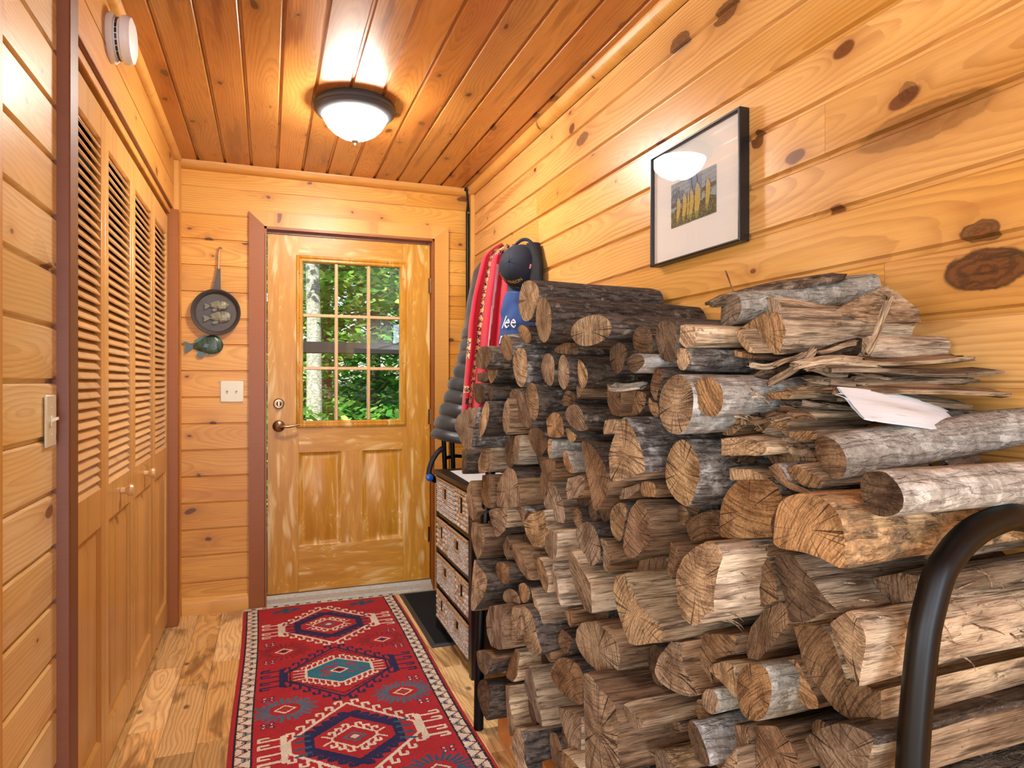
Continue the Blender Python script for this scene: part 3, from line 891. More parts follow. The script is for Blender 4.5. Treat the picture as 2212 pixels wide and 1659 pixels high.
gx = (np.arange(nx) + .5) * px + RX0 - .285; gy = (np.arange(ny) + .5) * px
def poly(P, c):
    k = np.ones(X.shape, bool) & False
    n = len(P)
    for i in range(n):
        x1, y1 = P[i]; x2, y2 = P[(i + 1) % n]
        if abs(y2 - y1) < 1e-9: continue
        k ^= ((y1 > V) != (y2 > V)) & (X < (x2 - x1) * (V - y1) / (y2 - y1) + x1)
    rug[k] = c
def hexa(cy, a, b, e): return [(-a, cy - e), (-a, cy + e), (0, cy + b), (a, cy + e), (a, cy - e), (0, cy - b)]
def outline(P, w, c):
    for (x1, y1), (x2, y2) in zip(P, P[1:] + P[:1]): seg(x1, y1, x2, y2, w, c)
def hooks(cy, a, b, e, n, c, w, hl, hw, s=1):
    for sx in (-1, 1):
        for sy in (-1, 1):
            for k in range(n):
                t = (k + .45) / n
                x, y = sx * (a * (1 - t)), cy + sy * (e + (b - e) * t)
                y2 = y + sy * hl * s
                seg(x, y, x, y2, w, c); seg(x, y2, x + sx * hw, y2, w, c); seg(x + sx * hw, y2, x + sx * hw, y2 - sy * s * hl * .45, w, c)
def comb(cy, xa, xb, e, c, w):
    for sx in (-1, 1):
        seg(sx * xa, cy - e * 1.1, sx * xa, cy + e * 1.1, w * 2.2, c)
        for q in (-1, -.33, .33, 1):
            y = cy + q * e
            seg(sx * xa, y, sx * xb, y, w, c)
            yy = y + (.02 if q > 0 else -.02)
            seg(sx * xb, y, sx * xb, yy, w, c); seg(sx * xb, yy, sx * (xb - .03), yy, w, c)
def diamond(x, y, a, b, c1, c2, rag=None):
    if rag is not None:
        for k in range(26):
            an = 2 * math.pi * k / 26
            r1, r2 = (1.5, 2.4 + .35 * (k % 2))
            seg(x + a * r1 * math.cos(an), y + b * r1 * math.sin(an), x + a * r2 * math.cos(an), y + b * r2 * math.sin(an), .011, rag)
    poly([(x - a, y), (x, y + b), (x + a, y), (x, y - b)], c1)
    poly([(x - a * .72, y), (x, y + b * .72), (x + a * .72, y), (x, y - b * .72)], RED)
    poly([(x - a * .42, y), (x, y + b * .42), (x + a * .42, y), (x, y - b * .42)], c2)
for k in range(5):
    cy = 3.476 - .567 * k
    odd = k % 2
    out = NAVY if odd else IV
    hooks(cy, .215, .255, .04, 6, out, .0105, .038, .022)
    P = hexa(cy, .215, .255, .04); outline(P, .012, out)
    comb(cy, .232, .312, .072, out, .0105)
    if not odd:
        P = hexa(cy, .185, .20, .045); poly(P, RED)
        hooks(cy, .15, .165, .04, 5, NAVY, .016, .028, .018)
        outline(hexa(cy, .15, .165, .04), .032, NAVY)
        for sx in (-1, 1):
            for q in (-.055, -.02, .02, .055): seg(sx * .15, cy + q, sx * .195, cy + q * 1.25, .012, NAVY if k != 2 else TEAL * .6 + NAVY * .4)
        hooks(cy, .075, .075, .012, 3, IV, .010, .028, .018)
        outline(hexa(cy, .075, .075, .012), .008, IV)
        for sx in (-1, 1):
            for sy in (-1, 1): seg(sx * .08, cy + sy * .012, sx * .105, cy + sy * .03, .008, IV)
        diamond(0, cy, .042, .036, TEAL, IV)
    else:
        poly(hexa(cy, .20, .225, .045), RED); outline(hexa(cy, .20, .225, .045), .006, DK)
        hooks(cy, .145, .135, .035, 6, IV, .008, .03, .017)
        poly(hexa(cy, .142, .132, .035), IV); poly(hexa(cy, .130, .120, .032), TEAL)
        for sx in (-1, 1):
            for q in (-.04, -.013, .013, .04):
                seg(sx * .14, cy + q, sx * .185, cy + q * 1.1, .008, IV)
        for j in range(26):
            a = jr.uniform(0, 6.28); rr = jr.uniform(.45, .85)
            xx, yy = .115 * rr * math.cos(a), cy + .09 * rr * math.sin(a)
            seg(xx, yy, xx + .02, yy, .008, RED)
        diamond(0, cy, .04, .034, IV, DK)
    ym = cy - .2835
    for sx in (-1, 1):
        diamond(sx * .222, ym, .042, .034, IV, [NAVY, ORG, TEAL][k % 3], [DK * .5 + RED * .5, TEAL, NAVY * .5 + TEAL * .5][k % 3])
        for yy in (ym + .105, ym - .105):
            for dx in (-.012, .012):
                for dy in (-.009, .009):
                    seg(sx * .283 + dx * .7, yy + dy * .7, sx * .283 + dx * 1.6, yy + dy * 1.5, .011, NAVY); seg(sx * .283 + dx, yy + dy, sx * .283 + dx * 1.25, yy + dy * 1.2, .007, IV)
for sx in (-1, 1):
    for dx, dy in ((0, .025), (0, -.025), (.035, 0), (-.035, 0), (0, 0), (.055, .012), (-.055, -.012)):
        seg(sx * .20 + dx, 3.755 + dy, sx * .20 + dx + .012, 3.755 + dy, .026, TEAL * .45 + NAVY * .55)
# borders
ax = np.abs(X)
B0, B1 = .338, .384
rug[(ax > B0 - .006) & (ax < B1 + .008)] = DK
band = (ax > B0) & (ax < B1)
rug[band] = IV
ph = np.mod(V, .112) / .112; t = (ax - B0) / (B1 - B0)
zz = np.abs(np.mod(V / .056 + (X > 0) * .3, 1.0) - .5) * 2
rug[band & (np.abs(zz - t) < .11)] = cell('#7c2430')
rug[band & (np.abs(zz - t - .02) < .05)] = cell('#9c2f38')
cells = np.floor(V / .056 + (X > 0) * .3).astype(int) % 3
loc = np.mod(V / .056 + (X > 0) * .3, 1.0)
fig = band & (np.abs(loc - .5) < .17) & (np.abs(t - .35) < .26)
rug[fig & (cells == 0)] = NAVY; rug[fig & (cells == 1)] = cell('#4b4650'); rug[fig & (cells == 2)] = cell('#3c6480')
rug[fig & (np.abs(np.abs(loc - .5) - .08) < .03) & (np.abs(t - .35) > .08)] = IV
rug[ax > B1 + .008] = RED * 1.05
top = V > RY1 - .045
rug[top] = IV
for k in range(14):
    xx = -.37 + k * .057
    poly([(xx, RY1 - .012), (xx + .024, RY1 - .012), (xx + .024, RY1 - .032), (xx, RY1 - .032)], [DK, cell('#7c5a4a')][k % 2])
rug[(V < RY1 - .042) & (V > RY1 - .048)] = DK
rug *= (shade * (1 + jr.normal(0, .09, shade.shape)))[..., None]
vx = RX0 + np.arange(nx + 1) * px; vy = RY1 - np.arange(ny + 1) * px
gxx, gyy = np.meshgrid(vx, vy)
gz = .009 + .0012 * jr.random(gxx.shape)
side = (gxx - .285) ; gyy = gyy + .006 * np.sin(gxx * 9) ; gxx = gxx + .004 * np.sin(gyy * 4.0 + 1)
edge = np.minimum.reduce([np.arange(nx + 1)[None, :] + 0 * gxx, nx - np.arange(nx + 1)[None, :] + 0 * gxx, np.arange(ny + 1)[:, None] + 0 * gxx, ny - np.arange(ny + 1)[:, None] + 0 * gxx])
gz[edge == 0] = .001; gz[edge == 1] = .006
verts = np.stack([gxx, gyy, gz], -1).reshape(-1, 3)
I, J = np.meshgrid(np.arange(nx), np.arange(ny))
a = (J * (nx + 1) + I).ravel()
faces = np.stack([a, a + (nx + 1), a + nx + 2, a + 1], -1)
me = bpy.data.meshes.new('wool_rug')
me.vertices.add(len(verts)); me.vertices.foreach_set('co', verts.astype(np.float32).ravel())
me.loops.add(faces.size); me.loops.foreach_set('vertex_index', faces.astype(np.int32).ravel())
me.polygons.add(len(faces)); me.polygons.foreach_set('loop_start', (np.arange(len(faces)) * 4).astype(np.int32))
me.update(calc_edges=True); me.validate(); me.materials.append(M_rug)
tint_faces(me, np.concatenate([rug, np.ones((ny, nx, 1))], 2).reshape(-1, 4))
ob('wool_rug', me, label='red wool runner rug with hooked hexagon medallions and ivory border', cat='rug')

# ------------------------------------------------------------------ door mat
mat_ = empty('door_mat', (.86, 3.43, 0), label='black carpet mat on the floor between rug and drawer unit', cat='mat')
g = G('black_carpet', .95, .2); nz_ = g.noise(g.obj(), 600, 3, .7)
g.col(g.ramp(nz_, [(.35, '#15171a'), (.62, '#2c3036'), (.8, '#5a6066')])); g.bump(nz_, .8, .004)
a_, b_ = Vector((.715, 3.02, 0)), Vector((1.12, 3.835, 0))
MB().box(a_ + Vector((.012, .012, .002)) - Vector((.86, 3.43, 0)), b_ - Vector((.872, 3.442, -.009))).build('carpet', g.mat, mat_)
m = MB()
R = []
for e, z in ((0, 0.0005), (0, .005), (.006, .011), (.02, .0115), (.02, .0005)):
    R.append([Vector(p) - Vector((.86, 3.43, 0)) for p in ((a_.x + e, a_.y + e, z), (b_.x - e, a_.y + e, z), (b_.x - e, b_.y - e, z), (a_.x + e, b_.y - e, z))])
m.rings(R, closed=True, sm=False).build('rubber_edge', plain('rubber_edge', '#3a3d42', .5), mat_)

# ------------------------------------------------------------------ wicker drawer unit
unit = empty('drawer_unit', (.79, 2.945, 0), label='narrow dark wood unit with four rows of wicker drawers', cat='drawer unit')
Wy, Dx, Hz = .31, .34, .80          # half width in y, depth in x, height
M_espresso = plain('espresso_wood', '#1d1512', .35, noise=.3)
m = MB()
for y in (-Wy, Wy - .034):
    for x in (0, Dx - .034): m.box((x, y, 0), (x + .034, y + .034, Hz - .022), .002)
rows = [.775, .597, .42, .243, .07]
for z in rows[1:]: m.box((.004, -Wy + .034, z - .022), (Dx - .01, Wy - .034, z), .002)
m.box((.02, -Wy + .005, .06), (Dx - .02, -Wy + .012, Hz - .03)).box((.02, Wy - .012, .06), (Dx - .02, Wy - .005, Hz - .03)).box((Dx - .012, -Wy + .02, .06), (Dx - .006, Wy - .02, Hz - .03))
m.build('carcass', M_espresso, unit)
MB().box((-.012, -Wy - .008, Hz - .022), (Dx + .004, Wy + .008, Hz), .004).build('top_board', M_espresso, unit)
def weave_mat(name, c1, c2, c3):
    g = G(name, .75, .3); n = g.noise(g.obj(), 160, 3, .6); n2 = g.noise(g.obj(), 900, 2)
    g.col(g.mix(g.mul(n2, .5), g.ramp(n, [(.3, c1), (.5, c2), (.7, c3)]), lin('#4a3828'))); g.bump(n2, .4, .001)
    return g.mat
M_w1 = faces_mat('woven_strands', .7, .4, 700, 0); M_w3 = weave_mat('rim_braid', '#a67a4d', '#c39a6c', '#d9bd97')
M_wd = plain('dark_strand', '#5c4838', .8)  # backing colour holding the shade between strands
def drawer(y0, y1, z0, z1, fine):
    w, h = y1 - y0, z1 - z0
    hy, hz0, hz1 = (.031, h * .46, h * .80) if fine else (.030, h * .38, h * .84)
    d = MB()
    rr = random.Random(int(z0 * 1000) + int(y0 * 977))
    vs, fs, cs = [], [], []
    if fine:
        pal_ = ['#e8e2da', '#ddd3c8', '#efeae4', '#d2c4b4']
        nu, nv = int(w / .012), int(h / .0095)
    else:
        pal_ = ['#e6dac8', '#dcc6a8', '#f0eae0', '#e8dccb', '#d3bb98']
        nu, nv = int(w / .024), int(h / .021)
    du, dv = w / nu, h / nv
    for j in range(nv):
        for i in range(nu):
            u = -w / 2 + du * (i + .5); v = dv * (j + .5)
            if abs(u) < hy and hz0 < v < hz1: continue
            over = (i + j) % 2
            sk = du * .28 * (1 if j % 2 else -1) if fine else du * .10 * (1 if over else -1)
            a_, b_ = (du * .5, dv * .40) if fine else ((du * .52, dv * .44) if over else (du * .44, dv * .52))
            pk = -.004 - (.0042 if over else .0030) * (1 if fine else 1.4)
            base = len(vs)
            vs += [(-.002, u - a_, v - b_), (-.002, u + a_, v - b_ + (sk * .35 if fine else 0)), (-.002, u + a_, v + b_), (-.002, u - a_, v + b_ - (sk * .35 if fine else 0)),
                   (pk, u - a_ * .55, v - b_ * .4), (pk, u + a_ * .55, v - b_ * .4), (pk, u + a_ * .55, v + b_ * .5), (pk, u - a_ * .55, v + b_ * .5)]
            fs += [tuple(base + q for q in f_) for f_ in ((4, 5, 6, 7), (0, 1, 5, 4), (1, 2, 6, 5), (2, 3, 7, 6), (3, 0, 4, 7))]
            c_ = np.array(lin(rr.choice(pal_))[:3]) * rr.uniform(.8, 1.1)
            cs += [np.append(c_, 1)] * 5
    wv_ = new_mesh('weave', vs, fs, M_w1, True); tint_faces(wv_, cs)
    # backing coloured dark as shade in the weave gaps, handle hole left open
    for (p_, q_) in (((-w / 2, 0), (-hy, h)), ((hy, 0), (w / 2, h)), ((-hy, 0), (hy, hz0)), ((-hy, hz1), (hy, h))):
        d.box((-.0015, p_[0], p_[1]), (.004, q_[0], q_[1]))
    d.box((.004, -w / 2, 0), (.30, -w / 2 + .006, h), 0, 1).box((.004, w / 2 - .006, 0), (.30, w / 2, h), 0, 1).box((.004, -w / 2, 0), (.30, w / 2, .006), 0, 1).box((.05, -w / 2, 0), (.056, w / 2, h), 0, 1)  # black insides put the shade of the handle holes into the colour
    o = d.build('drawer', [M_wd, M_black], unit)
    ob('weave', wv_, o)
    o.location = (.0, (y0 + y1) / 2, z0)
    r = MB()
    for s in (-1, 1):
        r.tube([(-.006, s * (hy + .004), hz0), (-.006, s * (hy + .004), hz1)], .0042, 8)
        r.tube([(-.006, -hy - .008, hz0 if s < 0 else hz1), (-.006, hy + .008, hz0 if s < 0 else hz1)], .0042, 8)
    r.tube([(-.004, -w / 2, h - .004), (-.004, w / 2, h - .004)], .006, 8)
    r.build('handle_rim', M_w3, o)
ya, yb, yg = -Wy + .037, Wy - .037, .012
for k in range(4):
    z1, z0 = rows[k] - .027 if k else Hz - .028, rows[k + 1] + .003
    wide = .335
    if k % 2 == 0:
        drawer(yb - wide, yb, z0, z1 - .002, True); drawer(ya, yb - wide - yg, z0, z1 - .002, False)
    else:
        drawer(ya, ya + wide, z0, z1 - .002, True); drawer(ya + wide + yg, yb, z0, z1 - .002, False)
pp = MB()
R = [[(.82, 2.74, Hz + .0005 + k * .002), (1.06, 2.78, Hz + .0005 + k * .002), (1.04, 3.18, Hz + .0005 + k * .002), (.84, 3.16, Hz + .0005 + k * .002)] for k in (0, 1)]
pp.rings(R, sm=False).build('paper_sheet', plain('white_paper', '#c9d0d8', .6), label='white paper lying on top of the wicker drawer unit', cat='paper')

# ------------------------------------------------------------------ folded walker
wk = empty('walking_frame', (.98, 3.47, 0), label='folded black walking frame with blue knob below the puffer jacket', cat='walker')
O_ = Vector((.98, 3.47, 0))
def wt(name, pts, r, mat): MB().tube([Vector(p) - O_ for p in pts], r, 12).build(name, mat, wk)
hp = [atY(x, y, 3.40) for x, y in ((956, 968), (944, 978), (934, 994), (928, 1012), (926, 1026))]
wt('handle', hp, .014, plain('black_grip', '#1c1d20', .6))
wt('handle_bracket', [hp[-1], atY(938, 1036, 3.40), atY(958, 1040, 3.44)], .017, M_blackm)
kb = atY(927, 1031, 3.385)
o = MB().lathe([(.012, 0), (.019, .003), (.019, .016), (.012, .02), (.0001, .02)], RX, 18).build('knob', plain('blue_plastic', '#1d56b0', .3), wk); o.location = kb - O_
for px_, top_ in ((958, 940), (976, 935)):
    t_ = atY(px_, top_, 3.46); b_ = Vector((t_.x + .05, 3.50, .012))
    wt('frame_tube', [t_, b_], .013, M_blackm)
    o = MB().lathe([(.018, -.012), (.018, .02), (.013, .03)], None, 14).build('rubber_foot', M_black, wk); o.location = b_ - O_
wt('cross_bar', [atY(958, 990, 3.46), atY(985, 985, 3.50), Vector((1.13, 3.5, .82))], .010, M_blackm)

# ------------------------------------------------------------------ clothes
g = G('puffer_fabric', .42, .5); P = g.obj(); n = g.noise(P, 60, 4, .6)
g.col(g.mix(n, lin('#23272a'), lin('#363c41'))); g.bump(n, .25, .004); g.b.inputs['Sheen Weight'].default_value = .2
M_puff = g.mat
lv = [(1.905, 1.115), (1.87, 1.055), (1.82, 1.025), (1.69, 1.0), (1.56, .985), (1.42, .957), (1.30, .925), (1.18, .885), (1.06, .845), (.955, .808), (.93, .815), (.925, .86)]
m = MB(); R = []
zz_ = np.concatenate([np.linspace(1.905, 1.52, 24), np.linspace(1.515, .925, 90)])
xs_ = np.interp(-zz_, [-a for a, b in lv], [b for a, b in lv])
rj = random.Random(3)
for z, xl in zip(zz_, xs_):
    cx = (xl + 1.160) / 2; rx = (1.160 - xl) / 2
    ry = .17 - .10 * max(0, (z - 1.6) / .3) ** 1.2
    ph = (1.53 - z) / .068
    q = abs(math.sin(math.pi * ph)) ** .6 * .020 if z < 1.53 else .010
    ring = []
    for k in range(44):
        a = 2 * math.pi * k / 44
        wob = .006 * mnoise.noise(Vector((math.cos(a) * 3, math.sin(a) * 3, z * 14))) + .012 * mnoise.noise(Vector((math.cos(a) * 1.5, math.sin(a) * 1.5 + 5, z * 3)))
        e = 1.0 + (q - .018 + wob) / max(rx, .05)
        ring.append((min(cx + rx * e * math.cos(a), 1.166), 3.40 + ry * e * math.sin(a), z + .012 * math.cos(a * 2)))
    R.append(ring)
m.rings(R)
jk = empty('puffer_jacket', (1.15, 3.40, 1.9), label='long grey quilted puffer jacket hanging on the right wall', cat='jacket')
o = m.build('jacket_body', M_puff, jk); o.data.transform(Matrix.Translation((-1.15, -3.40, -1.9)))
MB().tube([(0.0, 0, .0), (-.03, 0, .02), (-.035, 0, .0)], .006, 10).build('hanging_loop', M_black, jk)

# red fleece garment with flowered trim
rows_ = [(528, 1062, 1088), (536, 1050, 1096), (552, 1043, 1102), (580, 1036, 1104), (640, 1022, 1102), (700, 1013, 1100), (760, 1008, 1094), (830, 1002, 1075), (892, 996, 1064)]
nu, nv = 72, 150
ys_ = np.linspace(528, 892, nv + 1)
lf_ = np.interp(ys_, [a[0] for a in rows_], [a[1] for a in rows_]); rt_ = np.interp(ys_, [a[0] for a in rows_], [a[2] for a in rows_])
vs = []
for j in range(nv + 1):
    for i in range(nu + 1):
        u = i / nu
        A = atY(lf_[j], ys_[j], 3.10); B = atY(rt_[j], ys_[j], 2.94)
        p = A.lerp(B, u)
        f_ = .022 * math.sin(u * 15.0 + .4 * math.sin(j * .03)) + .006 * mnoise.noise(Vector((u * 5, j * .03, 2)))
        k = max(0, 1 - j / 14)
        p += Vector((-.35 * f_ + .05 * k * k, -f_, 0))
        vs.append(p)
N = nu + 1
fs = [(j * N + i, (j + 1) * N + i, (j + 1) * N + i + 1, j * N + i + 1) for j in range(nv) for i in range(nu)]
U, VV = np.meshgrid((np.arange(nu) + .5) / nu, (np.arange(nv) + .5) / nv)
cl = np.zeros((nv, nu, 3)); cl[:] = cell('#c81f38')
rg = np.random.default_rng(8)
flo = (np.abs(U - .30 + .05 * VV) < .05) | ((U > .86) & (VV > .3)) | ((VV < .06) & (U > .2)) | ((U < .1) & (VV > .56) & (VV < .68)) | ((VV > .84) & (VV < .88) & (U < .3))
pal = [cell(c) for c in ('#3a2450', '#3a2450', '#4c2a4a', '#e8a84a', '#f0d9b0', '#c8502f', '#3a2450')]
blk = rg.integers(0, 7, (nv, nu))
flc = np.array(pal)[blk]
dots = (np.hypot((np.mod(VV * 22, 1) - .5) / .62, (np.mod((U - .30 + .05 * VV) * 10 + .5, 1) - .5)) < .42)
flc[dots] = cell('#f0c080')
cl[flo] = flc[flo]
cl[(np.abs(U - (.60 - .10 * VV)) < .045 * (1 - VV)) & (VV > .12) & (VV < .62)] = cell('#dcdfe6')
cl[(np.abs(U - .16) < .05) & (np.abs(VV - .93) < .014)] = cell('#1b2530')
cl *= (1 + rg.normal(0, .05, (nv, nu, 1)))
me = new_mesh('red_fleece', vs, fs, M_cloth, True); tint_faces(me, np.concatenate([cl, np.ones((nv, nu, 1))], 2).reshape(-1, 4))
fl = ob('red_fleece', me, label='red fleece garment with flowered trim hanging before the puffer jacket', cat='garment')
md = fl.modifiers.new('thick', 'SOLIDIFY'); md.thickness = .010; md.offset = -1

# blue top with white script
bl = empty('blue_top', (1.10, 2.78, 1.55), label='blue top with white script hanging beneath the navy cap', cat='garment')
nu, nv = 30, 40; vs = []
for j in range(nv + 1):
    y = 632 + 130 * j / nv
    for i in range(nu + 1):
        u = i / nu
        A = atY(np.interp(y, [632, 650, 700, 762], [1094, 1086, 1081, 1074]), y, 2.84); B = atY(np.interp(y, [632, 660, 762], [1136, 1152, 1165]), y, 2.66)
        p = A.lerp(B, u)
        p += Vector((-.03 * math.sin(math.pi * u) - .010 * mnoise.noise(Vector((u * 3, j * .12, 0))), -.03 * math.sin(math.pi * u) + .012 * mnoise.noise(Vector((u * 4, j * .1, 3))), 0))
        vs.append(p - bl.location)
N = nu + 1
fs = [(j * N + i, (j + 1) * N + i, (j + 1) * N + i + 1, j * N + i + 1) for j in range(nv) for i in range(nu)]
bo = ob('cloth', new_mesh('cloth', vs, fs, plain('blue_cotton', '#2d4f8e', .85, noise=.35, bump=.2, scale=30), True), bl)
md = bo.modifiers.new('thick', 'SOLIDIFY'); md.thickness = .02; md.offset = -1


def text_mesh(s, size, shear=0.0, ext=.0):
    cu = bpy.data.curves.new('t', 'FONT'); cu.body = s; cu.size = size; cu.shear = shear; cu.extrude = ext; cu.align_x = 'CENTER'; cu.resolution_u = 3
    o = bpy.data.objects.new('t', cu); COL.objects.link(o)
    bpy.context.view_layer.update()
    me = bpy.data.meshes.new_from_object(o.evaluated_get(bpy.context.evaluated_depsgraph_get()))
    bpy.data.objects.remove(o); bpy.data.curves.remove(cu)
    return me
def grid_pt(u, j):                        # point on the blue cloth
    i = min(max(u, 0), .999) * nu; a = int(i); jj = int(min(max(j, 0), nv - 1))
    return Vector(vs[jj * N + a]).lerp(Vector(vs[jj * N + a + 1]), i - a)
for s, uc, jc, sz in (('lee', .34, 24, .075), ('mou', .36, 34.5, .075)):
    me = text_mesh(s, sz, .35)
    for q in me.vertices:
        x, y = q.co.x, q.co.y
        p = grid_pt(uc + x / .19, jc - y / .0066)
        q.co = p + Vector((-.004, -.005, 0))
    me.materials.clear(); me.materials.append(plain('white_print', '#e8edf5', .7))
    ob('script_print', me, bl)

# navy cap
capc = Vector((1.105, 2.87, 1.772)); cr = .103
cap = empty('navy_cap', capc, label='navy baseball cap with gold lettering hanging above the blue top', cat='cap')
M_navy = plain('navy_twill', '#172233', .8, noise=.2, bump=.3, scale=300)
ax_ = Vector((-.78, -.62, .08)).normalized(); ez_ = Vector((0, 0, 1)); ez_ = (ez_ - ax_ * ez_.dot(ax_)).normalized(); ey_ = ez_.cross(ax_).normalized()
if ey_.y > 0: ey_ = -ey_
def dome(th, ph, r=1.0):                  # ph = 0 is the front of the cap, which hangs down
    return (ax_ * math.cos(th) * 1.12 + (-ez_ * math.cos(ph) + ey_ * math.sin(ph)) * math.sin(th)) * cr * r
m = MB(); R = []
for th in np.linspace(.02, 1.62, 22):
    R.append([dome(th, 2 * math.pi * k / 48, 1 - .012 * (abs(math.sin(3 * (2 * math.pi * k / 48))) < .08)) for k in range(48)])
m.rings(R, True, False).build('crown', M_navy, cap)
o = MB().lathe([(.006, -.002), (.007, .001), (.004, .005), (.0001, .006)], None, 14).build('top_button', M_navy, cap)
o.matrix_local = frame(dome(.0, 0), ey_, ez_, ax_)
m = MB(); R = []
for t in np.linspace(-1, 1, 17):
    a = dome(1.56, t * .75); 
    out = (ax_ * .25 - ez_ * .97).normalized() * .072 * math.sqrt(max(0, 1 - t * t * .92))
    R.append([a, a + out * .5 + ax_ * .006, a + out + ax_ * .002, a + out - ax_ * .003, a + out * .5 + ax_ * .002, a - ax_ * .004])
m.rings(R).build('bill', plain('teal_navy_bill', '#1f3444', .8, noise=.2, bump=.3, scale=300), cap)
m = MB(); st_ = [dome(1.6, math.pi + t, 1.0) - ax_ * .004 + ez_ * (.030 * math.cos(t * 2.2)) for t in np.linspace(-.55, .55, 12)]
m.tube(st_, .008, 8).build('strap', M_navy, cap)
for s, th0, sz, mt in (('CARL VINSON', 1.02, .023, plain('gold_thread', '#e0b040', .6)), ('CVN-70', 1.42, .022, plain('pale_gold_thread', '#a59a76', .6))):
    me = text_mesh(s, sz)
    for q in me.vertices:
        x, y = q.co.x, q.co.y
        q.co = dome(th0 - y / cr, x / (cr * math.sin(th0)) - .30, 1.02)
    me.materials.clear(); me.materials.append(mt); ob('lettering', me, cap)
fm = MB()
for k in range(7):
    fm.add([dome(.92 + a * .20, 1.22 + b * .24, 1.02) for a, b in ((k / 7, 0), ((k + 1) / 7, 0), ((k + 1) / 7, 1), (k / 7, 1))], [(0, 1, 2, 3)], k % 2)
fm.add([dome(.92 + a * .20, 1.22 + b * .24, 1.026) for a, b in ((.43, 0), (1, 0), (1, .42), (.43, .42))], [(0, 1, 2, 3)], 2)
fm.build('flag_patch', [plain('flag_red', '#b8323c', .8), plain('flag_white', '#e5dada', .8), plain('flag_blue', '#2a3566', .8)], cap)
